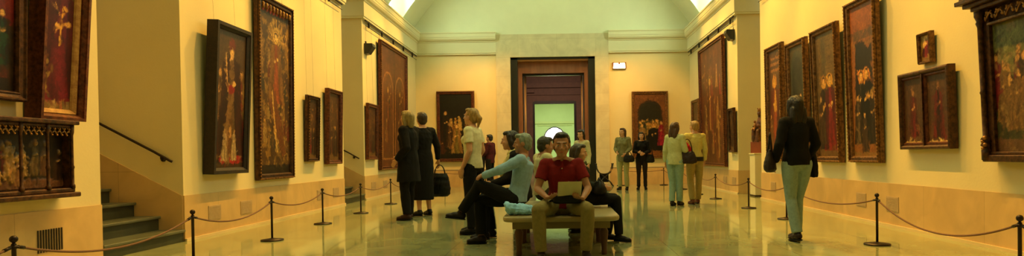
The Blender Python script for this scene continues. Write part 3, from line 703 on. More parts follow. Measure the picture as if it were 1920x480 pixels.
def p_r10(P):
    w, h = P.w, P.h; P.mottle(.4, (8, 8)); P.rect(0, w, h*.55, h, '6a6c3c', .8)
    for _ in range(60):
        x, y = P.rng.uniform(0, w), P.rng.uniform(h*.5, h*.98); P.ell(x, y, P.rng.uniform(.02, .07), P.rng.uniform(.015, .04), ['6a6c40', '20281c', '8a8448', '30381f'][P.rng.integers(4)], .7)
    P.rect(w*.38, w*.43, h*.1, h*.9, '5c4424'); P.rect(w*.66, w*.69, h*.2, h*.95, '3c2c18')
    P.crowd(w*.02, w*.30, h*.16, h*.34, 11, h*.44, ['4a1418', '6c1820', '1c1410', '3a2c1c', '7c5c34'], skin='c09050')
    P.nude(w*.56, h*.18, h*.52, 'd8b868'); P.nude(w*.82, h*.16, h*.5, 'c8a058'); P.nude(w*.30, h*.14, h*.36, 'a88450')
    P.crowd(w*.36, w*.98, h*.08, h*.16, 10, h*.26, ['5c3c24', '8a6a40', '4a2c1c', '2c2418'], skin='c89c58')
    P.rect(0, w, 0, h*.10, '6a4a34', .8); P.mottle(.5, (14, 20), '8a7048', .6)

painting('L', 4.30, 5.66, 1.57, 1.75, .03, 'crowded red scene with yellow robed figure, cut off at top left corner', p_l1, .085, .10, 'f_dark', seed=11)
painting('L', 5.73, 6.28, 1.435, 1.85, .07, 'narrow tilted panel of one crimson robed saint, nearest the stairs', p_l2, .055, .15, 'f_red', kind='box', liner=.05, seed=12, bg='4a4428')
painting('L', 8.585, 9.55, .845, 2.08, .049, 'tall dark framed panel of a standing bishop past the near stairs', p_l4, .085, .15, 'f_black', kind='box', seed=13, bg='3c2a16')
t5 = painting('L', 10.06, 11.38, .70, 2.98, .012, 'tallest left wall panel crowded with small gilded figures under a carved header', p_l5, .10, .09, 'f_dark', kind='step', seed=14, bg='4a3014')
painting('L', 12.02, 12.58, .98, 1.26, .03, 'small narrow brown panel in a stepped frame with projecting top edge', p_small(3), .07, .09, 'f_dark', kind='step', seed=15, bg='3c2814')
painting('L', 13.05, 13.87, .915, 1.56, .024, 'brown panel hung last before the farther stair opening', p_small(4, '5c2c18'), .085, .10, 'f_red', kind='plain', seed=16, bg='42280f', step=.012)
painting('L', 15.85, 16.70, .99, 1.41, .02, 'small dark brown panel just past the farther stair opening', p_small(5, '6c2018', '8a5c30'), .09, .08, 'f_red', seed=17, bg='3a1e10', step=.014)
painting('L', 16.98, 19.95, .70, 3.48, .013, 'huge red brown panel with two round arches on the left wall', p_arches, .10, .09, 'f_red', kind='step', seed=18, bg='5c2a14', step=.018, wires=False)
painting('E', -4.08, -2.80, .86, 2.38, .01, 'dark crowded panel with golden faces on the end wall left of the doorway', p_end_left, .11, .08, 'f_red', kind='step', seed=19, bg='15130c', step=.014)
painting('E', 2.50, 3.72, .88, 2.26, .01, 'arched scene of haloed figures on the end wall under the emergency light', p_end_right, .10, .08, 'f_gold', kind='step', seed=20, bg='6a4020', step=.014)
painting('R', 20.10, 21.1, 1.30, 1.45, .0, 'small brown panel in the far right corner, half hidden by walkers', p_small(6, '7c3818'), .09, .08, 'f_gold', seed=21, bg='4a2c14', step=.016)
painting('R', 16.87, 19.72, .66, 3.50, .015, 'huge brown panel of red and gold figures on far right wall', p_r2, .09, .09, 'f_red', kind='step', seed=22, bg='55280f', step=.018, wires=False)
painting('R', 15.98, 16.52, 1.04, 1.12, .03, 'small dark panel just past the statue', p_small(7, '3c2014', '7c5428'), .07, .08, 'f_dark', seed=23, bg='2a1a0e', step=.014)
painting('R', 12.53, 13.46, .85, 2.34, .012, 'tall panel of golden child figure under brown beams, beside the statue', p_r4, .10, .10, 'f_gold', kind='step', seed=24, bg='4a2e14')
painting('R', 11.27, 12.19, .84, 2.22, .024, 'tall panel with a dark grey arch, behind the black topped walker', p_r5, .10, .10, 'f_gold', kind='step', seed=25, bg='4a3c20')
painting('R', 9.96, 10.93, .85, 2.21, .036, 'tall panel of haloed pair in a red robe before stonework', p_r6, .10, .10, 'f_gold', kind='step', seed=26, bg='6a5028')
painting('R', 8.75, 9.66, .86, 2.36, .028, 'tallest right wall panel with orange top band and black robed haloed figures', p_r7, .095, .10, 'f_gold', kind='step', seed=27, bg='8a5428')
# diptych
t = thing('framed_diptych', 'square dark two-leaf panel of two standing figures under the little portrait', 'painting', (WR-.012, 7.67, 1.04), -PI/2, None, .03)
b = BM(); ringframe(b, 1.05, .95, [(0, 0), (0, .09), (.015, .10), (.03, .10), (.045, .085), (.055, .06), (.055, 0)]); box(b, -.013, .013, -.095, 0, .05, .90); newmesh('frame', b, M['f_dark'], t)
for k, x in enumerate((-.255, .255)):
    P = Pic(.45, .80, '4c3420', .0085, 30+k); p_diptych(k)(P); P.finish(); o = canvas(P, t, .075, -.045); o.location.x = x
    b = BM(); ringframe(b, .485, .84, [(0, 0), (0, .07), (.02, .07), (.03, .05), (.03, 0)]); o = newmesh('leaf_frame', b, M['f_red'], t); o.location = (x, 0, .055)
t = painting('R', 7.56, 7.83, 2.07, .37, .05, 'tiny portrait of a figure in red hung above the two-leaf panel', p_r9, .032, .07, 'f_gold', seed=32, bg='a08040', step=.006)
# left relief altarpiece with canopy tracery and columns
t = thing('carved_altarpiece', 'low dark carved altarpiece with gilded canopy tracery, below the crowded red scene', 'altarpiece', (WL+.012, 5.06, .715), PI/2)
W_, H_ = 2.1, .70
b = BM(); box(b, -W_/2, W_/2, -.06, 0, 0, H_, bev=.01); box(b, -W_/2-.02, W_/2+.02, -.20, 0, -.01, .035, bev=.012); box(b, -W_/2, W_/2, -.16, 0, .035, .075, bev=.01)
box(b, -W_/2-.02, W_/2+.02, -.20, 0, H_-.03, H_+.01, bev=.01); box(b, -W_/2, W_/2, -.16, -.02, H_-.06, H_-.03, bev=.008); 
for sx in (-1, 1): box(b, sx*(W_/2-.02)-.02, sx*(W_/2-.02)+.02, -.14, 0, .05, H_-.03, bev=.006)
newmesh('case', b, M['f_dark'], t)
P = Pic(W_-.06, .56, '241a10', .009, 33); p_l3(P); P.finish(); canvas(P, t, .09, -.065, .03, 'relief_panel')
for k in range(8):
    x = W_/2-.03-k*.29; b = BM(); lathe(b, [(.022, 0), (.022, .03), (.014, .04), (.014, .18), (.02, .2), (.013, .22), (.013, .5), (.02, .53), (.022, .6)], (x, -.155, .07), 10); newmesh('colonnette', b, M['f_dark'], t, True)
for k in range(7):
    b = BM(); xc = W_/2-.03-.145-k*.29
    for j in range(5):
        x = xc-.115+.0575*j
        tube(b, [(x+.026*math.cos(a), -.15, .575+.03*math.sin(a)) for a in np.linspace(0, PI, 7)], .006, 6); sphere(b, (x, -.155, .628), .011, 0, 7); sphere(b, (x+.028, -.155, .57), .009, 0, 7)
        tube(b, [(x-.02, -.15, .64), (x+.02, -.15, .60)], .005, 5)
    newmesh('canopy_tracery', b, M['f_stud'], t, True)
# carved header of the tallest left panel
for k in range(9): b = BM(); x = -.5+.125*k; lathe(b, [(.001, 0), (.03, .01), (.018, .05), (.03, .08), (.001, .11)], (x, -.075, 2.86-.11), 8); newmesh('carved_boss', b, M['f_stud'], t5, True)
# big right retable
t = thing('carved_retable', 'large dark retable with forest nude scene and pierced gilt cornice, cut by right edge', 'altarpiece', (WR-.012, 5.62, .905), -PI/2, None, .045)
W_, H_ = 1.84, 1.66; d = .14
b = BM(); box(b, -W_/2, W_/2, -.05, 0, 0, H_); box(b, -W_/2, W_/2, -d, 0, 0, .07, bev=.012); box(b, -W_/2, W_/2, -d*.8, 0, .07, .10, bev=.008)
for sx in (-1, 1): box(b, sx*(W_/2-.07)-.07, sx*(W_/2-.07)+.07, -d*.7, 0, .0, H_, bev=.01)
newmesh('frame', b, M['f_dark'], t)
for sx in (-1, 1):
    b = BM(); x = sx*(W_/2-.055)
    lathe(b, [(.045, 0), (.045, .10), (.03, .12), (.05, .15), (.035, .18), (.048, .21), (.026, .24), (.026, .66), (.034, .68), (.026, .70), (.026, 1.34), (.04, 1.38), (.03, 1.40), (.05, 1.45), (.05, 1.50)], (x, -d*.9, .02), 14)
    newmesh('column', b, M['f_dark'], t, True)
    b = BM()
    for k in range(4): sphere(b, (x-.03*sx*(k % 2), -d*.9-.03, .14+.035*k), .022, 0, 8)
    newmesh('gilt_boss', b, M['f_stud'], t, True)
b = BM()
for u, y_, z0, z1 in ((.02, .17, 1.53, 1.57), (.07, .22, 1.57, 1.61), (.12, .27, 1.61, 1.655), (.09, .24, 1.655, 1.68)): box(b, -W_/2-u, W_/2+u, -y_, 0, z0, z1, bev=.008)
newmesh('cornice', b, M['f_dark'], t)
b = BM(); box(b, -W_/2+.14, W_/2-.14, -d*.85, 0, 1.36, 1.385, bev=.006); newmesh('rail', b, M['f_gold'], t)
for k in range(11):
    b = BM(); x = W_/2-.22-k*.145
    tube(b, [(x+.055*math.cos(a), -d*.8, 1.44+.045*math.sin(a)) for a in np.linspace(-.4, PI*1.2, 11)], .010, 6); sphere(b, (x+.06, -d*.82, 1.44), .018, 0, 8); sphere(b, (x-.02, -d*.82, 1.49), .014, 0, 8); tube(b, [(x-.05, -d*.8, 1.41), (x, -d*.85, 1.46), (x+.04, -d*.8, 1.50)], .009, 6)
    newmesh('pierced_tracery', b, M['f_stud'], t, True)
P = Pic(W_-.28, 1.27, '3a3a22', .0085, 34); p_r10(P); P.finish(); canvas(P, t, .095, -.06)

# ---------------------------------------------------------------- statue on its pedestal
M['statue'] = mat('polychrome_wood', srgb('7c4a24'), .5, nscale=14, col2=srgb('2c160c'), bump=.3, bscale=30)
M['statue_gold'] = mat('gilt_wood', srgb('b07c3c'), .4, .3, nscale=14, col2=srgb('5c3014'))
M['plinth_red'] = mat('red_brown_plinth', srgb('8c4420'), .45, noise=.15)
M['pedestal'] = mat('pedestal_white', (.72, .66, .42), .6, noise=.04)
t = thing('statue_pedestal', 'pale square pedestal in the right wall opening under the carved figure', 'pedestal', (4.76, 15.05, 0))
b = BM(); box(b, -.2, .2, -.2, .2, .03, .98, bev=.008); newmesh('shaft', b, M['pedestal'], t)
b = BM(); box(b, -.22, .22, -.22, .22, .98, 1.01, bev=.006); newmesh('cap', b, M['pedestal'], t)
b = BM(); box(b, -.21, .21, -.21, .21, 0, .03); newmesh('base', b, M['iron'], t)
PZ0 = 1.011
# ---------------------------------------------------------------- rope posts and ropes
POSTS_L = [(-3.45, 2.1), (-3.51, 4.11), (-3.48, 6.07), (-3.65, 8.12), (-3.73, 10.09), (-3.70, 11.94), (-3.74, 14.23), (-3.74, 16.4), (-3.74, 18.6), (-3.72, 20.9), (-2.4, 21.0)]
POSTS_R = [(3.2, 2.3), (3.22, 4.47), (3.47, 6.98), (3.48, 9.78), (3.50, 11.8), (3.51, 14.32), (3.47, 15.99), (3.55, 18.34), (3.45, 21.0), (2.05, 21.05)]
LBL_L = [None, 'rope post nearest the lower left corner, its ball low in view', 'rope post standing before the near stairs', 'rope post below the tilted bishop panel, first with its base in view',
         'rope post below the small narrow brown panel on the left', 'rope post at the farther stair opening', 'rope post just left of the women in black', 'rope post hidden by the women in black',
         'rope post tip showing over the black handbag', 'small far rope post in front of the left end painting', 'far rope post between the left end painting and doorway']
LBL_R = [None, 'rope post at the lower right corner of the view', 'full rope post right of the black topped walker', 'rope post behind the black topped walker, base showing', 'rope post in front of the statue pedestal',
         'rope post under the huge far right panel', 'rope post beside the blond woman in pale yellow', 'rope post between the two red-bag walkers and the corner', 'rope post left of the jeans woman by the end wall', 'rope post behind the grey blazer woman']
LBL_R[7] = 'rope post base seen just behind the woman with the red bundle'
GP = 'rope barrier posts'
def make_post(label):
    t = thing('rope_post', label, 'barrier post', (0, 0, 0), 0, GP)
    b = BM(); lathe(b, [(.001, 0), (.135, 0), (.138, .006), (.135, .016), (.06, .024), (.03, .032), (.001, .034)], n=28); newmesh('base', b, M['iron'], t, True)
    b = BM(); lathe(b, [(.013, .03), (.0135, .5), (.016, .505), (.012, .515)], n=14); newmesh('pole', b, M['iron'], t, True)
    b = BM(); lathe(b, [(.014, .478), (.022, .482), (.022, .498), (.014, .502)], n=14); tube(b, [(-.035, 0, .49), (.035, 0, .49)], .006, 6); tube(b, [(0, -.035, .49), (0, .035, .49)], .006, 6); newmesh('collar', b, M['iron'], t, True)
    b = BM(); lathe(b, [(.008, .51)]+[(.024*math.cos(a), .542+.024*math.sin(a)) for a in np.linspace(-1.2, PI/2, 9)], n=16); newmesh('ball_finial', b, M['iron'], t, True)
    return t
def dup(root, loc, label):
    r = root.copy(); C.objects.link(r); r.location = loc; r['label'] = label
    for ch in list(root.children):
        c = ch.copy(); C.objects.link(c); c.parent = r
    return r
first = None
for pts, lb in ((POSTS_L, LBL_L), (POSTS_R, LBL_R)):
    for (x, y), l in zip(pts, lb):
        if l is None: continue
        if first is None: first = make_post(l); first.location = (x, y, 0)
        else: dup(first, (x, y, 0), l)
ROPE_L = ['rope leaving the lower left corner post toward the view edge', 'brown rope sagging across the near stairs', 'rope running from the stairs post past the bishop panel', 'rope below the tallest left panel', 'rope below the two small left panels',
          'rope passing the farther stair opening', 'rope ending behind the women in black, left wall', 'rope behind the women in black', 'far left rope nearing the end wall', 'rope along the end wall below the left end painting']
ROPE_R = ['rope leaving the lower right corner post toward the view edge', 'long brown rope sagging between the two nearest right posts', 'rope between the walker in black and the near right post', 'rope behind the black topped walker',
          'rope between pedestal post and the post under the huge right panel', 'rope beside the blond woman in pale yellow', 'rope crossing behind the woman with the red bundle', 'far right rope nearing the corner', 'rope along the end wall below the right end painting']
def rope(p, q, sag, label):
    p = Vector((*p, .49)); q = Vector((*q, .49)); d = (q-p).normalized(); p = p+d*.03; q = q-d*.03
    b = BM(); pts = []
    for k in range(33):
        u = k/32; pts.append(p.lerp(q, u)-Vector((0, 0, sag*4*u*(1-u))))
    tube(b, pts, .0085, 8)
    o = newmesh('barrier_rope', b, M['rope'], None, True); tag(o, label, 'rope', 'barrier ropes')
    for a, c in ((0, 1), (31, 32)):
        b = BM(); e0, e1 = (pts[0], pts[2]) if a == 0 else (pts[32], pts[30]); dd = (e1-e0).normalized(); tube(b, [e0, e0+dd*.05], .012, 8); newmesh('rope_end', b, M['iron'], o, True)
for k in range(len(POSTS_L)-1): rope(POSTS_L[k], POSTS_L[k+1], [.14, .14, .12, .10, .10, .10, .16, .12, .12, .03][k], ROPE_L[k])
for k in range(len(POSTS_R)-1): rope(POSTS_R[k], POSTS_R[k+1], [.18, .20, .13, .10, .12, .10, .10, .10, .04][k], ROPE_R[k])
# ---------------------------------------------------------------- people
M['skin'] = mat('skin', (.62, .33, .18), .5, noise=.08, nscale=10)
M['skin_dark'] = mat('skin_tanned', (.40, .20, .11), .5, noise=.08, nscale=10)
for m_ in (M['skin'], M['skin_dark']):
    bb = m_.node_tree.nodes['Principled BSDF']; bb.inputs['Subsurface Weight'].default_value = .08; bb.inputs['Subsurface Radius'].default_value = (.012, .005, .003)
M['eye_white'] = mat('eye_white', (.7, .66, .58), .25)
M['iris'] = mat('dark_iris', (.03, .018, .01), .2)
M['lip'] = mat('lips', (.42, .12, .08), .45)
_fab = {}
def fabric(h, rough=.9):
    if (h, rough) not in _fab: _fab[(h, rough)] = mat('cloth_'+h, srgb(h), rough, noise=.16, nscale=30, bump=.25, bscale=180, spec=.25)
    return _fab[(h, rough)]
_hair = {}
def hairmat(h):
    if h not in _hair: _hair[h] = mat('hair_'+h, srgb(h), .5, noise=.5, nscale=40, bump=.5, bscale=60, stretch=(1, 1, .25))
    return _hair[h]
def V3(*a): return Vector(a)
def remesh(bm, name, m, parent, voxel, smooth=4, fold=0, fscale=9, stretch=.35, seed=0):
    me = bpy.data.meshes.new('raw'); bmesh.ops.recalc_face_normals(bm, faces=bm.faces); bm.to_mesh(me); bm.free()
    o = bpy.data.objects.new(name, me); C.objects.link(o)
    r = o.modifiers.new('r', 'REMESH'); r.mode = 'VOXEL'; r.voxel_size = voxel; r.use_smooth_shade = True
    if smooth:
        s = o.modifiers.new('s', 'SMOOTH'); s.iterations = smooth; s.factor = .5
    dg = bpy.context.evaluated_depsgraph_get(); me2 = bpy.data.meshes.new_from_object(o.evaluated_get(dg)); o.modifiers.clear(); o.data = me2; bpy.data.meshes.remove(me)
    me2.name = name
    if fold:
        n = len(me2.vertices); co = np.empty(n*3); me2.vertices.foreach_get('co', co); co = co.reshape(-1, 3)
        no = np.empty(n*3); me2.vertices.foreach_get('normal', no); no = no.reshape(-1, 3); rg = np.random.default_rng(seed)
        d = np.zeros(n)
        for k in range(7):
            dr = rg.normal(size=3); dr[2] *= stretch; dr /= np.linalg.norm(dr); f = fscale*(1+.8*k); ph = rg.random()*6
            d += np.sin(co@dr*f*2+ph+1.4*np.sin(co@rg.normal(size=3)*f*.6))/(1+.7*k)
        co += no*(d*fold/2.2)[:, None]; me2.vertices.foreach_set('co', co.ravel()); me2.update()
    me2.materials.clear(); me2.materials.append(m)
    me2.polygons.foreach_set('use_smooth', [True]*len(me2.polygons))
    if parent: o.parent = parent
    return o
def limb(bm, pts, radii, flat=False, n=14):
    """smooth tapered limb through points"""
    for (p, r), (q, s) in zip(zip(pts, radii), zip(pts[1:], radii[1:])):
        if flat:
            d = (Vector(q)-Vector(p)); x, y, _ = frame_of(d); rings(bm, [(p, x, y, r, r), (q, x, y, s, s)], n)
        else: cap(bm, p, q, r, s, n)
STAND = dict(pel=(0, 0, .94), wst=(0, 0, 1.08), chs=(0, .0, 1.27), nck=(0, -.01, 1.435), hed=(0, .02, 1.585), look=(0, 1, 0), up=(0, 0, 1),
    shR=(.175, -.01, 1.385), elR=(.215, -.03, 1.12), wrR=(.225, .03, .885), shL=(-.175, -.01, 1.385), elL=(-.215, -.03, 1.12), wrL=(-.225, .03, .885),
    hiR=(.088, 0, .90), knR=(.095, .02, .49), anR=(.10, -.02, .085), toR=(.125, .13, .03), hiL=(-.088, 0, .90), knL=(-.095, .02, .49), anL=(-.10, -.02, .085), toL=(-.125, .13, .03))
def person(name, label, loc, rz, J=None, s=1.0, skin='skin', voxel=.0085, top=None, bottom=None, shoes='16120f', hair=None, girl=False, extras=None, handR=None, handL=None, curlR=.5, curlL=.5, bare_arm=False, seed=0, group=None, wide=1.0, hs=1.0):
    q = dict(STAND); q.update(J or {})
    if girl:
        for S in 'RL': q['sh'+S] = (q['sh'+S][0]*.86, *q['sh'+S][1:]); q['el'+S] = (q['el'+S][0]*.93, *q['el'+S][1:])
    q = {k: Vector(v)*(1 if k in ('look', 'up') else s) for k, v in q.items()}
    t = thing(name, label, 'person', loc, rz, group)
    look = q['look'].normalized(); up = q['up'].normalized(); rt = look.cross(up).normalized(); up = rt.cross(look).normalized()
    hc = q['hed']; sm = M[skin]
    b = BM()
    spine = (q['chs']-q['pel']).normalized(); shx = (q['shR']-q['shL']).normalized(); fw = spine.cross(shx)*-1; fw = shx.cross(spine)*-1
    fwd = spine.cross(shx).normalized()            # chest forward
    B = (shx, fwd, spine); k = s
    hx = (q['hiR']-q['hiL']).normalized()
    ell(b, q['pel'], .150*k*wide, .108*k, .115*k, (hx, Vector((0, 0, 1)).cross(hx).normalized(), Vector((0, 0, 1))))
    ell(b, q['wst'], .122*k*wide, .092*k, .12*k, B); ell(b, q['chs'], .150*k*wide, .108*k, .165*k, B); ell(b, (q['wst']+q['pel'])/2, .128*k*wide, .098*k, .11*k, B)
    if girl:
        for sg in (-1, 1): ell(b, q['chs']+shx*sg*.068*k+fwd*.075*k+spine*.0, .05*k, .045*k, .05*k, B)
    for S in 'RL':
        cap(b, q['sh'+S], q['nck'], .050*k, .045*k); ell(b, q['sh'+S], .056*k, .056*k, .056*k)
        cap(b, q['sh'+S], q['chs']+spine*.03*k, .055*k, .09*k)
        limb(b, [q['sh'+S], q['sh'+S].lerp(q['el'+S], .5), q['el'+S]], [.050*k, .044*k, .036*k]); limb(b, [q['el'+S], q['el'+S].lerp(q['wr'+S], .35), q['wr'+S]], [.037*k, .037*k, .024*k])
        limb(b, [q['hi'+S], q['hi'+S].lerp(q['kn'+S], .35), q['kn'+S]], [.088*k*wide, .080*k*wide, .054*k])
        dcalf = q['kn'+S].lerp(q['an'+S], .3)
        limb(b, [q['kn'+S], dcalf, q['kn'+S].lerp(q['an'+S], .7), q['an'+S]], [.052*k, .054*k, .040*k, .034*k])
        an, to = q['an'+S], q['to'+S]+Vector((0, 0, .055*k)); fd = (to-an); dn = Vector((0, 0, -1)); dn = (dn-fd*dn.dot(fd)/fd.length_squared).normalized(); cap(b, an+dn*.035*k, to+dn*.045*k, .027*k, .020*k); cap(b, an+dn*.04*k-fd.normalized()*.025*k, an, .026*k, .030*k)
        # hand
        fa = (q['wr'+S]-q['el'+S]).normalized(); hd = {'R': handR, 'L': handL}[S] or {}
        d = Vector(hd.get('dir', fa)).normalized(); nr = Vector(hd.get('palm', shx*(-1 if S == 'R' else 1))); nr = (nr-d*nr.dot(d)).normalized()
        lat = d.cross(nr).normalized(); th = Vector(hd['thumb']) if 'thumb' in hd else fwd
        if lat.dot(th) < 0: lat = -lat
        cu = {'R': curlR, 'L': curlL}[S]; w0 = q['wr'+S]
        ell(b, w0+d*.045*k, .038*k, .015*k, .05*k, (lat, nr, d)); cap(b, w0, w0+d*.03*k, .022*k, .022*k)
        for j, (o_, L) in enumerate(zip((.029, .010, -.010, -.028), (.072, .080, .074, .058))):
            p = w0+d*(.082 if j in (1, 2) else .076)*k+lat*o_*k; dd = d.copy(); seg = (.45, .32, .23); rr = .0092*k
            for m_ in range(3):
                ang = cu*(.55+.35*m_); dd = (dd*math.cos(ang)+nr*math.sin(ang)).normalized(); p2 = p+dd*L*seg[m_]*k; cap(b, p, p2, rr, rr*.92, 8); p = p2; rr *= .93
            cap(b, w0+d*.05*k+lat*o_*.8*k, w0+d*(.082)*k+lat*o_*k, .011*k, .0095*k, 8)
        p = w0+d*.025*k+lat*.026*k; dd = (d*.7+lat*.65+nr*.3).normalized(); p2 = p+dd*.038*k; cap(b, p, p2, .013*k, .0105*k, 8); dd = (d*.9+lat*.15+nr*.5*(.4+cu)).normalized(); cap(b, p2, p2+dd*.032*k, .0105*k, .0085*k, 8)
    cap(b, q['nck']-spine*.03*k, hc-up*.06*k-look*.015*k, .055*k, .05*k)
    H = (rt, look, up)
    k0 = k; k = k*hs
    def hp(x, y, z): return hc+rt*x*k+look*y*k+up*z*k
    ell(b, hp(0, -.012, .022), .074*k, .092*k, .088*k, H); ell(b, hp(0, .028, -.028), .060*k, .062*k, .084*k, H); ell(b, hp(0, .057, -.090), .028*k, .029*k, .025*k, H)
    ell(b, hp(0, .02, -.07), .050*k, .055*k, .040*k, H)
    cap(b, hp(-.032, .078, .018), hp(.032, .078, .018), .013*k); cap(b, hp(0, .084, .012), hp(0, .106, -.030), .0085*k, .0115*k); ell(b, hp(0, .088, -.034), .019*k, .012*k, .009*k, H)
    for sg in (-1, 1):
        ell(b, hp(sg*.04, .062, -.028), .022*k, .020*k, .020*k, H); ell(b, hp(sg*.074, -.008, -.008), .010*k, .022*k, .032*k, H)
    ell(b, hp(0, .077, -.060), .023*k, .014*k, .014*k, H)
    remesh(b, 'body', sm, t, voxel, 3)
    for sg in (-1, 1):
        b = BM(); ell(b, hp(sg*.031, .0775, -.004), .013*k, .0065*k, .0060*k, H); e = newmesh('eye', b, M['eye_white'], t, True)
        b = BM(); ell(b, hp(sg*.031, .0825, -.004), .0052*k, .0026*k, .0052*k, H); newmesh('iris', b, M['iris'], e, True)
        b = BM(); cap(b, hp(sg*.018, .0925, .020), hp(sg*.046, .084, .021), .0045*k, .0032*k, 6); newmesh('eyebrow', b, hairmat(hair[1] if hair else '2a1a10'), t, True)
    b = BM(); ell(b, hp(0, .0885, -.061), .019*k, .0045*k, .0055*k, H); newmesh('mouth', b, M['lip'], t, True)
    # hair
    if hair:
        st, hcx = hair; b = BM()
        ell(b, hp(0, -.028, .028), .084*k, .094*k, .092*k, H); ell(b, hp(0, -.055, -.02), .076*k, .060*k, .075*k, H); ell(b, hp(0, .025, .085), .062*k, .058*k, .030*k, H)
        if st in ('bob', 'long'):
            for sg in (-1, 1): limb(b, [hp(sg*.066, -.005, .05), hp(sg*.080, -.015, -.04), hp(sg*.072, -.03, -.115)], [.03*k, .030*k, .024*k])
            limb(b, [hp(0, -.07, .02), hp(0, -.075, -.10)], [.07*k, .062*k])
        if st == 'long':
            bk = -fwd
            for x in (-.05, 0, .05): limb(b, [hp(x, -.075, -.06), hp(x*1.15, -.085, -.15), hp(x*.95, -.09, -.26)], [.045*k, .044*k, .022*k])
        if st == 'bun': ell(b, hp(0, -.12, .02), .045*k, .04*k, .045*k, H)
        if st == 'pony': limb(b, [hp(0, -.10, .03), hp(0, -.14, -.02), hp(0, -.125, -.13)], [.03*k, .034*k, .015*k])
        if st == 'curly':
            rg = random.Random(seed)
            for _ in range(46):
                a, c_ = rg.uniform(0, 2*PI), rg.uniform(-.5, 1); r_ = math.sqrt(max(0, 1-c_*c_)); yv = r_*math.sin(a)
                if yv > .35 and c_ < .55: continue
                ell(b, hp(.082*r_*math.cos(a), -.028+.09*yv, .028+.09*c_), .022*k, .022*k, .022*k, H, 8)
        remesh(b, 'hair', hairmat(hcx), t, min(voxel, .008), 1, .0035*k, 45, .3, seed+1)
    # garments
    k = k0; gw = .90 if girl else 1.0
    def torso(b, ex=.014, hem=None, flare=1.0, deep=1.0):
        zz = Vector((0, 0, 1)); hem = q['pel'] + (Vector(hem)*k if hem else Vector((0, 0, -.05*k)))
        wx = wide
        hy = Vector((0, 0, 1)).cross(hx).normalized()
        rs = [(hem, hx, hy, (.160*wx*flare+ex)*k, (.118*deep*flare+ex)*k), (q['pel']+spine*.03*k, hx, hy, (.152*wx+ex)*k, (.114*deep+ex)*k), (q['wst'], shx, fwd, (.128*wx+ex)*k, (.098*deep+ex)*k), (q['chs'], shx, fwd, (.152*wx*gw+ex)*k, (.112*deep+ex)*k),
              (q['chs']+spine*.09*k, shx, fwd, (.148*wx*gw+ex)*k, (.095*deep+ex)*k), (q['nck']-spine*.035*k, shx, fwd, (.085+ex)*k, (.062+ex)*k), (q['nck']-spine*.002*k, shx, fwd, (.056+ex*.4)*k, (.053+ex*.4)*k)]
        rings(b, rs, 22)
        if girl:
            for sg in (-1, 1): ell(b, q['chs']+shx*sg*.068*k+fwd*.078*k, (.05+ex)*k, (.045+ex)*k, (.052+ex)*k, B)
        for S in 'RL': cap(b, q['sh'+S], q['nck']-spine*.02*k, (.050+ex)*k, (.034+ex)*k); cap(b, q['sh'+S], q['chs']+spine*.02*k, (.055+ex)*k, (.085+ex)*k)
    if top:
        kind, colr = top[0], top[1]; o_ = top[2] if len(top) > 2 else {}
        ex = {'shirt': .012, 'tee': .010, 'jacket': .016, 'coat': .022, 'sweater': .018}[kind]; b = BM()
        torso(b, ex, o_.get('hem'), o_.get('flare', 1.0))
        if 'skirt' in o_: pass
        for S in 'RL':
            sh, el, wr = q['sh'+S], q['el'+S], q['wr'+S]; ell(b, sh, (.056+ex)*k, (.056+ex)*k, (.056+ex)*k)
            if kind == 'tee' or o_.get('short'):
                e2 = sh.lerp(el, .62); limb(b, [sh, e2], [(.052+ex)*k, (.056+ex)*k], True)
            else:
                w2 = el.lerp(wr, o_.get('cuff', .95)); cap(b, sh, el, (.052+ex)*k, (.042+ex)*k); d_ = (w2-el); x, y, _ = frame_of(d_); ell(b, el, (.044+ex)*k, (.044+ex)*k, (.044+ex)*k); rings(b, [(el, x, y, (.042+ex)*k, (.042+ex)*k), (w2, x, y, (.030+ex)*k, (.030+ex)*k)], 14)
        if o_.get('collar'):
            c0 = q['nck']+spine*.0*k; rings(b, [(c0-spine*.02*k, shx, fwd, .075*k, .07*k), (c0+spine*.028*k-fwd*.006*k, shx, fwd, .060*k, .060*k)], 16)
        g = remesh(b, {'shirt': 'shirt', 'tee': 'short_sleeved_shirt', 'jacket': 'jacket', 'coat': 'coat', 'sweater': 'sweater'}[kind], fabric(colr), t, max(.0075, voxel), 3, .006*k, 9, .5, seed+2)
        if o_.get('collar2'):
            for sg in (-1, 1):
                b = BM(); c0 = q['nck']+spine*.012*k; p_ = [c0+fwd*.055*k+shx*sg*.008*k, c0+shx*sg*.064*k+fwd*.01*k, c0-spine*.035*k+shx*sg*.078*k+fwd*.055*k, c0-spine*.075*k+fwd*.098*k+shx*sg*.04*k]
                f = b.faces.new([b.verts.new(v) for v in p_]); bmesh.ops.solidify(b, geom=[f], thickness=.006); bmesh.ops.recalc_face_normals(b, faces=b.faces); newmesh('collar', b, fabric(o_['collar2']), g)
        if o_.get('placket'):
            b = BM(); c0 = q['nck']; a_ = c0-spine*.03*k+fwd*.075*k; z_ = q['chs']+fwd*.128*k+spine*.02*k; tube(b, [a_, (a_+z_)/2+fwd*.008, z_], .010, 6); newmesh('placket', b, fabric(o_['placket']), g)
            b = BM()
            sphere(b, (a_+z_)/2+fwd*.018, .006); newmesh('button', b, fabric('c8b890', .4), g, True)
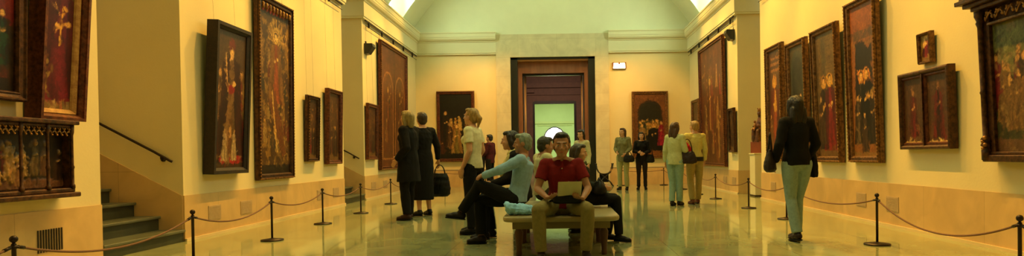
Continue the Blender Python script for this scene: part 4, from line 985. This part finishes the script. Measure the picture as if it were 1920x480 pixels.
    if bottom:
        kind, colr = bottom[0], bottom[1]; o_ = bottom[2] if len(bottom) > 2 else {}; ex = o_.get('ex', .010); b = BM()
        hy = Vector((0, 0, 1)).cross(hx).normalized()
        ell(b, q['pel']-Vector((0, 0, .01*k)), (.150*wide+ex)*k, (.110+ex)*k, (.118+ex)*k, (hx, hy, Vector((0, 0, 1))))
        if kind in ('trousers', 'jeans'):
            for S in 'RL':
                hi, kn, an = q['hi'+S], q['kn'+S], q['an'+S]; hemp = kn.lerp(an, o_.get('len', .97))
                limb(b, [hi, hi.lerp(kn, .4), kn], [(.090*wide+ex)*k, (.082*wide+ex)*k, (.056+ex)*k]); ell(b, kn, (.058+ex)*k, (.058+ex)*k, (.058+ex)*k)
                x, y, _ = frame_of(hemp-kn); rings(b, [(kn, x, y, (.056+ex)*k, (.056+ex)*k), (kn.lerp(hemp, .4), x, y, (.056+ex)*k, (.056+ex)*k), (hemp, x, y, o_.get('cuffr', .052+ex)*k, o_.get('cuffr', .052+ex)*k)], 16)
        if kind == 'skirt':
            z1 = o_.get('z', .5)*k; cx = (q['knR']+q['knL'])/2; rings(b, [(q['pel'], hx, hy, .165*k, .125*k), (V3(q['pel'].x, q['pel'].y, q['pel'].z-.15*k), hx, hy, .18*k, .145*k), (V3(cx.x, cx.y*.6, z1), hx, hy, o_.get('r', .20)*k, o_.get('r', .20)*.85*k)], 24)
            for S in 'RL': limb(b, [q['hi'+S], q['hi'+S].lerp(q['kn'+S], .8)], [.1*k, .08*k])
        remesh(b, {'trousers': 'trousers', 'jeans': 'jeans', 'skirt': 'skirt'}[kind], fabric(colr), t, max(.0075, voxel), 3, .006*k, 8, .5, seed+3)
    if shoes:
        for S in 'RL':
            an, to = q['an'+S], q['to'+S]+Vector((0, 0, .055*k)); fd = (to-an); fl = fd.normalized(); dn = Vector((0, 0, -1)); dn = (dn-fl*dn.dot(fl)).normalized(); sd = fl.cross(dn).normalized()
            b = BM(); Bf = (sd, fl, -dn); c0 = an+dn*.030*k
            ell(b, c0-fl*.012*k, .042*k, .055*k, .045*k, Bf); ell(b, c0+fl*.05*k+dn*.006*k, .044*k, .075*k, .040*k, Bf); ell(b, c0+fl*.11*k+dn*.018*k, .046*k, .066*k, .031*k, Bf); cap(b, an, an+dn*.03*k, .042*k, .042*k)
            remesh(b, 'shoe', fabric(shoes, .4), t, .0075, 2)
            b = BM(); rs = []
            for u_, w_ in ((-.062, .02), (-.045, .036), (0, .038), (.05, .042), (.10, .046), (.13, .045), (.158, .036), (.172, .018)):
                rs.append((an+fl*u_*k+dn*.072*k, sd, -dn, w_*k, .010*k))
            rings(b, rs, 10); newmesh('sole', b, fabric('0e0c0a', .6), t, True)
    return t, q

def bag(name, label, loc, rz, col, w=.30, h=.24, d=.12, strap=.28, cat='bag', sag=.02, strapw=.008, seed=0):
    t = thing(name, label, cat, loc, rz)
    b = BM()
    X, Y = V3(1, 0, 0), V3(0, 1, 0)
    rings(b, [(V3(0, 0, 0), X, Y, w*.36, d*.34), (V3(0, 0, h*.12), X, Y, w*.52, d*.55), (V3(0, 0, h*.5), X, Y, w*.50, d*.5), (V3(0, 0, h*.85), X, Y, w*.42, d*.34), (V3(0, 0, h), X, Y, w*.36, d*.18)], 20)
    remesh(b, 'bag_body', fabric(col, .55), t, .008, 3, .008, 14, 1, seed)
    for yy in (-.02, .02):
        b = BM(); tube(b, [(-w*.28, yy, h*.88)]+[(-w*.26*math.cos(a), yy*(1-math.sin(a)), h*.9+strap*math.sin(a)) for a in np.linspace(.15, PI-.15, 13)]+[(w*.28, yy, h*.88)], strapw, 8); newmesh('handle', b, fabric(col, .55), t, True)
    return t
# ---------------------------------------------------------------- bench
M['bench_top'] = mat('pale_marble_slab', srgb('a89868'), .3, noise=.1, nscale=5)
M['bench_wood'] = mat('bench_wood', srgb('5c3c28'), .5, noise=.3, nscale=8, stretch=(1, 1, .2))
M['bench_apron'] = mat('bench_apron', srgb('8c7c50'), .5, noise=.1, nscale=6)
t = thing('long_bench', 'long pale topped bench on wooden legs in the middle, people seated all round', 'bench', (.02, 7.55, 0))
b = BM(); hw, hl, r_ = .595, 1.16, .14; pts = []
for cx, cy, a0 in ((hw-r_, hl-r_, 0), (-hw+r_, hl-r_, PI/2), (-hw+r_, -hl+r_, PI), (hw-r_, -hl+r_, 1.5*PI)):
    for a in np.linspace(a0, a0+PI/2, 7): pts.append((cx+r_*math.cos(a), cy+r_*math.sin(a)))
L = []
for z, sc_ in ((.362, .975), (.367, .99), (.387, 1.0), (.405, .995), (.415, .98)): L.append([b.verts.new((x*sc_, y*(1-(1-sc_)*.4), z)) for x, y in pts])
for a, c in zip(L, L[1:]):
    for k in range(len(pts)): b.faces.new((a[k], a[(k+1) % len(pts)], c[(k+1) % len(pts)], c[k]))
b.faces.new(L[0][::-1]); b.faces.new(L[-1]); newmesh('seat', b, M['bench_top'], t)
b = BM(); box(b, -.46, .46, -1.02, -.98, .28, .363); box(b, -.46, .46, .98, 1.02, .28, .363); box(b, -.50, -.46, -1.02, 1.02, .28, .363); box(b, .46, .50, -1.02, 1.02, .28, .363); newmesh('apron', b, M['bench_apron'], t)
for x in (-.44, .44):
    for y in (-.95, 0, .95):
        b = BM(); lathe(b, [(.028, 0), (.032, .02), (.028, .05), (.034, .12), (.045, .24), (.032, .27), (.048, .29), (.048, .362)], (x, y, 0), 14); newmesh('leg', b, M['bench_wood'], t, True)

NEAR = .0068
# man in red polo, facing the camera on the near end
JR = dict(pel=(0, 0, .535), wst=(0, -.005, .665), chs=(0, .03, .84), nck=(0, .06, .985), hed=(0, .11, 1.135), look=(0, 1, -.06), up=(0, .06, 1),
  shR=(.165, .04, .935), elR=(.255, .10, .69), wrR=(.155, .30, .615), shL=(-.165, .04, .935), elL=(-.265, .12, .69), wrL=(-.20, .33, .60),
  hiR=(.095, .02, .52), knR=(.235, .43, .50), anR=(.215, .40, .085), toR=(.235, .55, .03), hiL=(-.095, .02, .52), knL=(-.245, .42, .50), anL=(-.225, .36, .085), toL=(-.25, .51, .03))
person('person', 'man in red polo shirt facing the camera, seated on bench end with open booklet', (.035, 6.62, 0), PI, JR, 1.0, 'skin_dark', NEAR, top=('shirt', '7a1a1c', {'short': True, 'collar2': '7c1618', 'placket': '7a1416'}), bottom=('trousers', '8c8050'), shoes='2a2018',
  hair=('short', '12100c'), handR=dict(dir=(-.55, .80, 0), palm=(-.2, -.2, 1), thumb=(-.5, 0, .8)), handL=dict(dir=(.55, .75, .1), palm=(.2, -.2, 1), thumb=(.5, 0, .8)), curlR=.75, curlL=.75, seed=1, hs=1.13)
# man in pale blue shirt, profile left, hands clasped round the knee
JB = dict(pel=(0, 0, .545), wst=(0, -.05, .68), chs=(0, -.085, .86), nck=(0, -.11, 1.03), hed=(0, -.085, 1.175), look=(-.05, 1, -.05), up=(0, .05, 1),
  shR=(.165, -.08, .985), elR=(.17, .15, .875), wrR=(.055, .375, .815), shL=(-.165, -.07, .985), elL=(-.19, .15, .875), wrL=(-.075, .37, .805),
  hiR=(.09, .02, .52), knR=(.10, .43, .52), anR=(.10, .42, .085), toR=(.10, .57, .03), hiL=(-.09, .03, .53), knL=(-.02, .42, .70), anL=(.06, .65, .375), toL=(.05, .80, .34))
person('person', 'grey haired man in pale blue shirt seated in profile, hands clasped round crossed knee', (-.50, 7.42, 0), PI/2, JB, 1.0, 'skin_dark', NEAR, top=('shirt', '94bcd8', {'collar2': '94bcd8', 'cuff': .97}), bottom=('trousers', '14140f', {'len': .93}), shoes='1c120c',
  hair=('short', '8a9a8c'), handR=dict(dir=(-.75, .65, -.15), palm=(-.1, -.5, -.8), thumb=(0, -.2, 1)), handL=dict(dir=(.72, .65, -.2), palm=(.1, -.5, -.8), thumb=(0, -.2, 1)), curlR=.85, curlL=.85, seed=2)
JS = dict(pel=(0, 0, .545), wst=(0, .02, .68), chs=(0, .06, .87), nck=(0, .08, 1.04), hed=(0, .13, 1.19), look=(0, 1, -.05), up=(0, .05, 1),
  shR=(.165, .06, .99), elR=(.20, .12, .73), wrR=(.10, .34, .66), shL=(-.165, .06, .99), elL=(-.20, .12, .73), wrL=(-.10, .34, .66),
  hiR=(.09, .02, .52), knR=(.10, .43, .51), anR=(.10, .38, .085), toR=(.11, .53, .03), hiL=(-.09, .02, .52), knL=(-.10, .43, .51), anL=(-.11, .44, .085), toL=(-.12, .59, .03))
tB, _ = person('person', 'long haired woman in black coat with cream scarf seated beyond the blue shirted man', (-.47, 8.0, 0), PI/2, JS, 1.03, 'skin', .009, top=('coat', '16130f', {'collar2': 'c8b870'}), bottom=('trousers', '15130f'), shoes='14100c', hair=('long', '17110d'), girl=True, seed=3)
b = BM(); limb(b, [(-.10, .05, 1.09), (-.16, .12, 1.02), (-.15, .19, .90), (-.13, .22, .80)], [.035, .04, .04, .035]); limb(b, [(.09, .05, 1.09), (.07, .14, 1.05), (-.10, .12, 1.07)], [.03, .035, .035]); remesh(b, 'scarf', fabric('d8cc88'), tB, .008, 2, .006, 18, 1, 12)
JC = dict(JS); JC.update(hed=(0, .04, 1.115), nck=(0, .0, 1.0), chs=(0, 0, .85), wst=(0, 0, .69), shR=(.17, -.01, .96), shL=(-.17, -.01, .96), look=(.1, 1, -.15))
person('person', 'person in cream shirt with dark hair seated behind the blue shirted man, facing away right', (-.20, 8.45, 0), -PI*.38, JC, 1.04, 'skin_dark', .009, top=('shirt', 'd2ce9c', {'collar2': 'd2ce9c'}), bottom=('trousers', '3a3424'), shoes='1c1610', hair=('short', '2c3024'), seed=4)
JD = dict(JS); JD.update(pel=(0, 0, .62), hed=(0, .0, 1.205), nck=(0, -.01, 1.07), chs=(0, .01, .91), wst=(0, .01, .75), shR=(.165, 0, 1.01), shL=(-.165, 0, 1.01), elR=(.19, .08, .77), elL=(-.19, .08, .77), wrR=(.1, .3, .73), wrL=(-.1, .3, .73), hiR=(.09, .02, .60), hiL=(-.09, .02, .60), look=(.2, 1, -.1), knR=(.10, .48, .57), anR=(.12, .50, .095), toR=(.13, .66, .03), knL=(-.08, .46, .58), anL=(-.10, .36, .095), toL=(-.11, .52, .03))
person('person', 'person in dark olive jacket and black trousers seated facing right behind the red polo man', (.25, 7.55, 0), -PI/2, JD, .88, 'skin', .008, top=('jacket', '26281c'), bottom=('trousers', '121210'), shoes='100e0c', hair=('bob', '3a3020'), seed=5)
# standing visitors
J1 = dict(look=(.15, 1, .06), elL=(-.23, -.10, 1.12), wrL=(-.21, .08, .93), elR=(.24, .02, 1.13), wrR=(.16, .20, 1.02), knR=(.09, .04, .49), anR=(.09, .06, .085), toR=(.11, .21, .03))
person('person', 'woman with short grey blond hair, long black coat and brown sandals, viewing left paintings', (-2.47, 10.55, 0), math.radians(72), J1, 1.06, 'skin', .009, top=('coat', '100e0b', {'hem': (0, 0, -.34), 'flare': 1.16}), bottom=('trousers', '12100d', {'ex': .016}), shoes='3a2014', hair=('bob', 'a08a50'), girl=True, seed=6, wide=1.15)
J2 = dict(look=(.3, 1, .05), elL=(-.225, -.03, 1.13), elR=(.28, -.02, 1.14), wrR=(.335, .02, .915), knL=(-.09, .02, .49))
person('person', 'person with short brown hair in black jacket and black skirt carrying a black holdall', (-2.37, 11.2, 0), math.radians(50), J2, 1.07, 'skin', .009, top=('jacket', '13110e', {'hem': (0, 0, -.16)}), bottom=('skirt', '100f0c', {'z': .27, 'r': .19}), shoes='0e0c0a', hair=('short', '3c2a1a'), seed=7, wide=1.06)
bag('holdall', 'large black holdall hanging from the hand of the black skirted visitor', (-2.13, 11.47, .32), math.radians(-10), '0f0f0d', .38, .42, .2, .19, 'bag', seed=3)
J3 = dict(look=(.1, 1, .10), elL=(-.215, -.05, 1.12), wrL=(-.20, .06, .89), elR=(.20, -.06, 1.13), wrR=(.17, .08, .93), anR=(.10, .08, .085), toR=(.12, .23, .03))
person('person', 'blond woman in white t-shirt and black trousers looking left', (-1.135, 8.5, 0), math.radians(72), J3, .985, 'skin', .0075, top=('tee', 'e4e0b4'), bottom=('trousers', '14130f', {'ex': .006}), shoes='14110d', hair=('pony', 'b08c48'), girl=True, handL=dict(dir=(.05, .25, -.95)), seed=8)
person('person', 'distant dark haired person in wine red top near end wall, left of the doorway', (-2.10, 19.7, 0), math.radians(70), dict(elL=(-.22, .05, 1.13), wrL=(-.1, .22, 1.05)), 1.0, 'skin', .011, top=('sweater', '4c1a20', {'hem': (0, 0, -.12)}), bottom=('trousers', '1c1712'), hair=('short', '15110e'), seed=9)
person('person', 'distant figure in black coat just left of the person in wine red', (-2.48, 20.1, 0), math.radians(40), None, 1.0, 'skin', .011, top=('coat', '15130f', {'hem': (0, 0, -.25)}), bottom=('trousers', '15130f'), hair=('bob', '1c140e'), seed=10)
person('person', 'dark haired woman in white top standing before the doorway, right side', (.51, 14.0, 0), math.radians(140), dict(look=(-.2, 1, -.15), elR=(.22, .03, 1.12), wrR=(.12, .2, 1.05)), .93, 'skin', .009, top=('shirt', 'c8c498'), bottom=('trousers', '5a5638'), hair=('bob', '1c1510'), girl=True, seed=11)
person('person', 'brown haired woman in grey blazer and pale trousers holding a dark handbag', (1.86, 18.4, 0), math.radians(158), dict(look=(.3, 1, 0), elR=(.225, -.02, 1.13), wrR=(.12, .18, 1.04), elL=(-.225, 0, 1.13), wrL=(-.12, .19, .99)), 1.05, 'skin', .010, top=('jacket', '7c7850', {'hem': (0, 0, -.16), 'collar2': 'c8c498'}), bottom=('trousers', 'a8a46c'), hair=('bob', '4a2a18'), girl=True, seed=12)
bag('handbag', 'dark handbag held at the waist by the grey blazer woman', (2.0, 18.17, .80), .3, '17140f', .34, .2, .12, .12, seed=4)
person('person', 'woman all in black with dark hair beside the grey blazer woman', (2.41, 18.5, 0), math.radians(170), dict(elR=(.24, .02, 1.13), wrR=(.08, .20, 1.10), elL=(-.24, .02, 1.13), wrL=(-.08, .21, 1.06)), .98, 'skin', .010, top=('jacket', '15120f', {'hem': (0, 0, -.10)}), bottom=('trousers', '2c2018', {'ex': .004}), hair=('long', '17110e'), girl=True, seed=13)
bag('shoulder_bag', 'black shoulder bag at the hip of the woman all in black', (2.64, 18.42, .78), .2, '110f0d', .26, .24, .12, .25, seed=5)
person('person', 'long haired woman in pale cardigan and light jeans carrying a red bundle', (2.30, 12.6, 0), math.radians(-35), dict(look=(.25, 1, 0), elR=(.23, .02, 1.13), wrR=(.10, .22, 1.10), anR=(.05, .06, .085), toR=(.06, .21, .03), anL=(-.05, -.06, .085), toL=(-.06, .09, .03), knL=(-.07, .0, .49), knR=(.07, .05, .49)), .97, 'skin', .0095, top=('sweater', 'b8bc88', {'hem': (0, 0, -.10)}), bottom=('jeans', '86a394'), shoes='1c1812', hair=('long', '4a2c18'), girl=True, seed=14)
b = BM(); ell(b, (0, 0, 0), .11, .075, .10); ell(b, (.06, .02, -.05), .09, .06, .07); ell(b, (-.05, 0, .05), .07, .06, .06); o = remesh(b, 'folded_jacket', fabric('a81c28'), None, .009, 3, .012, 16, 1, 5); o.location = (2.50, 12.70, 1.15); tag(o, 'bright red folded jacket carried by the long haired woman in light jeans', 'jacket')
bag('shoulder_bag', 'dark brown bag at the right hip of the woman with the red bundle', (2.52, 12.50, .83), -.5, '2a1a14', .36, .24, .14, .26, seed=6)
person('person', 'blond person in pale yellow shirt and beige trousers beside the red bundle woman', (2.76, 12.95, 0), math.radians(12), dict(look=(-.3, 1, 0), anR=(.10, .10, .085), toR=(.11, .25, .03), anL=(-.10, -.10, .085), toL=(-.11, .05, .03)), .99, 'skin', .0095, top=('shirt', 'ccc070', {'hem': (0, 0, -.04)}), bottom=('trousers', 'a89458'), shoes='6c3c24', hair=('short', 'b08a48'), seed=15)
b = BM(); rings(b, [((0, 0, 0), V3(1, 0, 0), V3(0, 1, 0), .182, .142), ((0, 0, .085), V3(1, 0, 0), V3(0, 1, 0), .180, .140)], 28); o = newmesh('waist_pouch', b, fabric('1c1812', .6), None, True); o.location = (2.76, 12.95, .87); o.rotation_euler.z = .2; tag(o, 'black waist pouch belt worn by the blond person in pale yellow', 'belt')
JM = dict(anR=(.045, .10, .085), toR=(.05, .25, .03), knR=(.06, .10, .49), anL=(-.04, -.08, .10), toL=(-.045, .05, .03), knL=(-.06, .03, .49), elR=(.245, -.03, 1.13), wrR=(.20, .12, .96), elL=(-.245, -.04, 1.13), wrL=(-.23, .08, .93), look=(.05, 1, 0))
person('person', 'woman seen from behind in black jacket and light blue jeans, dark long hair', (2.735, 7.35, 0), math.radians(8), JM, .985, 'skin', .0075, top=('jacket', '0f0e0d', {'hem': (0, 0, -.05), 'flare': .98}), bottom=('jeans', '8fa8a4', {'ex': .008}), shoes='2a1a14', hair=('long', '17110d'), girl=True, seed=16)
bag('shoulder_bag', 'dark brown shoulder bag at the left of the woman seen from behind', (2.455, 7.42, .80), 1.2, '241a12', .30, .26, .13, .22, seed=7)
b = BM(); rings(b, [((0, 0, 0), V3(1, 0, 0), V3(0, 1, 0), .055, .10), ((0, 0, .12), V3(1, 0, 0), V3(0, 1, 0), .06, .09), ((0, .02, .24), V3(1, 0, 0), V3(0, 1, 0), .045, .06), ((-.01, .02, .30), V3(1, 0, 0), V3(0, 1, 0), .03, .035)], 16); o = remesh(b, 'folded_jacket', fabric('12110f'), None, .008, 3, .01, 14, .4, 8); o.location = (2.965, 7.47, .735); tag(o, 'black garment draped from the right hand of the woman seen from behind', 'jacket')

# things held and lying on the bench
M['paper'] = mat('pale_paper', srgb('cfc8a0'), .7)
M['print'] = mat('print_blocks', srgb('8c7c5c'), .7)
t = thing('booklet', 'open pale booklet held low by the man in red polo', 'book', (.10, 6.255, .625), .08)
for sg in (-1, 1):
    b = BM(); pts = [(sg*u*.115, -.0-.05*math.sin(u*2.2)*.25, 0) for u in np.linspace(0, 1, 8)]
    f_, bk_ = [], []
    for z in (0, .15):
        f_.append([b.verts.new((x, y-z*.8, z)) for x, y, _ in pts]); bk_.append([b.verts.new((x, y+.008-z*.8, z)) for x, y, _ in pts])
    for g in (f_, bk_):
        for k in range(7): b.faces.new((g[0][k], g[0][k+1], g[1][k+1], g[1][k]))
    for k in range(7): b.faces.new((f_[0][k], f_[0][k+1], bk_[0][k+1], bk_[0][k])); b.faces.new((f_[1][k], f_[1][k+1], bk_[1][k+1], bk_[1][k]))
    for k in (0, 7): b.faces.new((f_[0][k], f_[1][k], bk_[1][k], bk_[0][k]))
    bmesh.ops.recalc_face_normals(b, faces=b.faces); newmesh('page_block', b, M['paper'], t)
b = BM(); box(b, -.004, .004, 0, .012, 0, .15); bmesh.ops.transform(b, matrix=Matrix.Shear('XY', 4, (0, 0)), verts=b.verts); newmesh('spine', b, M['print'], t)
t = thing('camera_bag', 'black camera bag resting on the lap of the man in red polo', 'bag', (.08, 6.29, .555), 0)
b = BM(); box(b, -.14, .14, -.07, .07, 0, .085, bev=.03); newmesh('bag_body', b, fabric('0d0d0c', .5), t, True)
b = BM(); tube(b, [(-.14, 0, .04), (-.17, .05, .02), (-.15, .10, .02), (0, .12, .03), (.15, .10, .02), (.17, .05, .02), (.14, 0, .04)], .009, 8); newmesh('strap', b, fabric('14130f', .6), t, True)
b = BM()
for c_, r3 in (((0, 0, .05), (.13, .10, .055)), ((-.10, -.02, .06), (.07, .08, .06)), ((.10, .03, .045), (.09, .08, .045)), ((.02, -.06, .03), (.12, .06, .03)), ((-.14, .0, .10), (.035, .05, .035))): ell(b, c_, *r3)
o = remesh(b, 'crumpled_jacket', fabric('9cd6ff'), None, .008, 2, .014, 22, 1, 9); o.location = (-.40, 6.66, .42); o.rotation_euler.z = .2; tag(o, 'pale blue crumpled jacket lying on the near left corner of the bench', 'jacket')
bag('handbag', 'black handbag on the lap of the person in dark olive jacket', (.47, 7.42, .575), PI/2, '0e0d0c', .28, .15, .16, .05, seed=8)

# folding X-frame chair by the portal
t = thing('folding_chair', 'dark X-frame folding chair standing right of the doorway', 'chair', (1.50, 20.95, 0))
for yy in (-.2, .2):
    for sg in (-1, 1):
        b = BM(); tube(b, [(-sg*.27, yy, .0), (-sg*.20, yy, .12), (0, yy, .30), (sg*.19, yy, .46), (sg*.25, yy, .58), (sg*.27, yy, .72)], .017, 10); newmesh('crossed_leg', b, M['darkmetal'], t, True)
    
for sg in (-1, 1):
    b = BM(); box(b, sg*.27-.025, sg*.27+.025, -.25, .25, .715, .745, bev=.01); newmesh('armrest', b, M['darkmetal'], t)
    b = BM(); box(b, sg*.27-.02, sg*.27+.02, -.23, .23, 0, .03, bev=.008); newmesh('foot_rail', b, M['darkmetal'], t)
b = BM(); n = 12
rows = []
for th_ in (0, -.012): rows.append([[b.verts.new((x, y, .455-.05*math.cos(x/.19*PI/2)+th_)) for x in np.linspace(-.19, .19, n)] for y in (-.22, .22)])
for g in rows:
    for k in range(n-1): b.faces.new((g[0][k], g[0][k+1], g[1][k+1], g[1][k]))
for e_ in (0, 1):
    for k in range(n-1): b.faces.new((rows[0][e_][k], rows[0][e_][k+1], rows[1][e_][k+1], rows[1][e_][k]))
bmesh.ops.recalc_face_normals(b, faces=b.faces); newmesh('sling_seat', b, fabric('100e0c', .5), t)
b = BM(); box(b, -.15, .15, .17, .19, .12, .40, bev=.008); newmesh('back_panel', b, fabric('12100d', .6), t)

# carved figure on its plinth
t = thing('carved_statue', 'polychrome wooden seated figure with child on a red brown plinth, atop the pale pedestal', 'statue', (4.74, 15.05, 1.012), PI/2+.5)
b = BM(); box(b, -.16, .16, -.14, .14, 0, .27, bev=.01); newmesh('plinth', b, M['plinth_red'], t)
b = BM(); Z0 = .27; X, Y = V3(1, 0, 0), V3(0, 1, 0)
rings(b, [(V3(0, .03, Z0), X, Y, .145, .115), (V3(0, .03, Z0+.14), X, Y, .12, .10), (V3(0, .0, Z0+.32), X, Y, .11, .085), (V3(0, -.02, Z0+.48), X, Y, .10, .065), (V3(0, -.02, Z0+.56), X, Y, .05, .045)], 20)
for sg in (-1, 1): cap(b, (sg*.05, -.01, Z0+.25), (sg*.07, .12, Z0+.24), .055, .05); cap(b, (sg*.07, .12, Z0+.24), (sg*.07, .11, Z0+.03), .05, .055); cap(b, (sg*.09, -.01, Z0+.46), (sg*.13, .05, Z0+.36), .035, .028); cap(b, (sg*.13, .05, Z0+.36), (sg*.06, .13, Z0+.36), .027, .02)
cap(b, (0, -.01, Z0+.54), (0, -.005, Z0+.60), .03); ell(b, (0, 0, Z0+.655), .045, .052, .06); ell(b, (0, -.015, Z0+.67), .06, .06, .065); cap(b, (0, -.03, Z0+.62), (0, -.04, Z0+.50), .055, .06)
cap(b, (0, .045, Z0+.655), (0, .055, Z0+.645), .008)
remesh(b, 'carved_figure', M['statue'], t, .006, 2, .005, 26, .3, 11)
b = BM(); ell(b, (.03, .12, Z0+.37), .04, .035, .065); ell(b, (.03, .125, Z0+.465), .027, .028, .032); cap(b, (.03, .13, Z0+.32), (.0, .18, Z0+.27), .022, .016); cap(b, (.05, .12, Z0+.32), (.07, .18, Z0+.28), .022, .016); cap(b, (.0, .12, Z0+.40), (-.04, .15, Z0+.41), .014, .012); remesh(b, 'carved_child', M['statue_gold'], t, .005, 2)
b = BM(); lathe(b, [(.05, .70), (.052, .74), (.058, .77)], (0, -.01, Z0), 16)
for k in range(8): a = k*PI/4; sphere(b, (.055*math.cos(a), -.01+.055*math.sin(a), Z0+.775), .011, 0, 6)
newmesh('crown', b, M['statue_gold'], t, True)
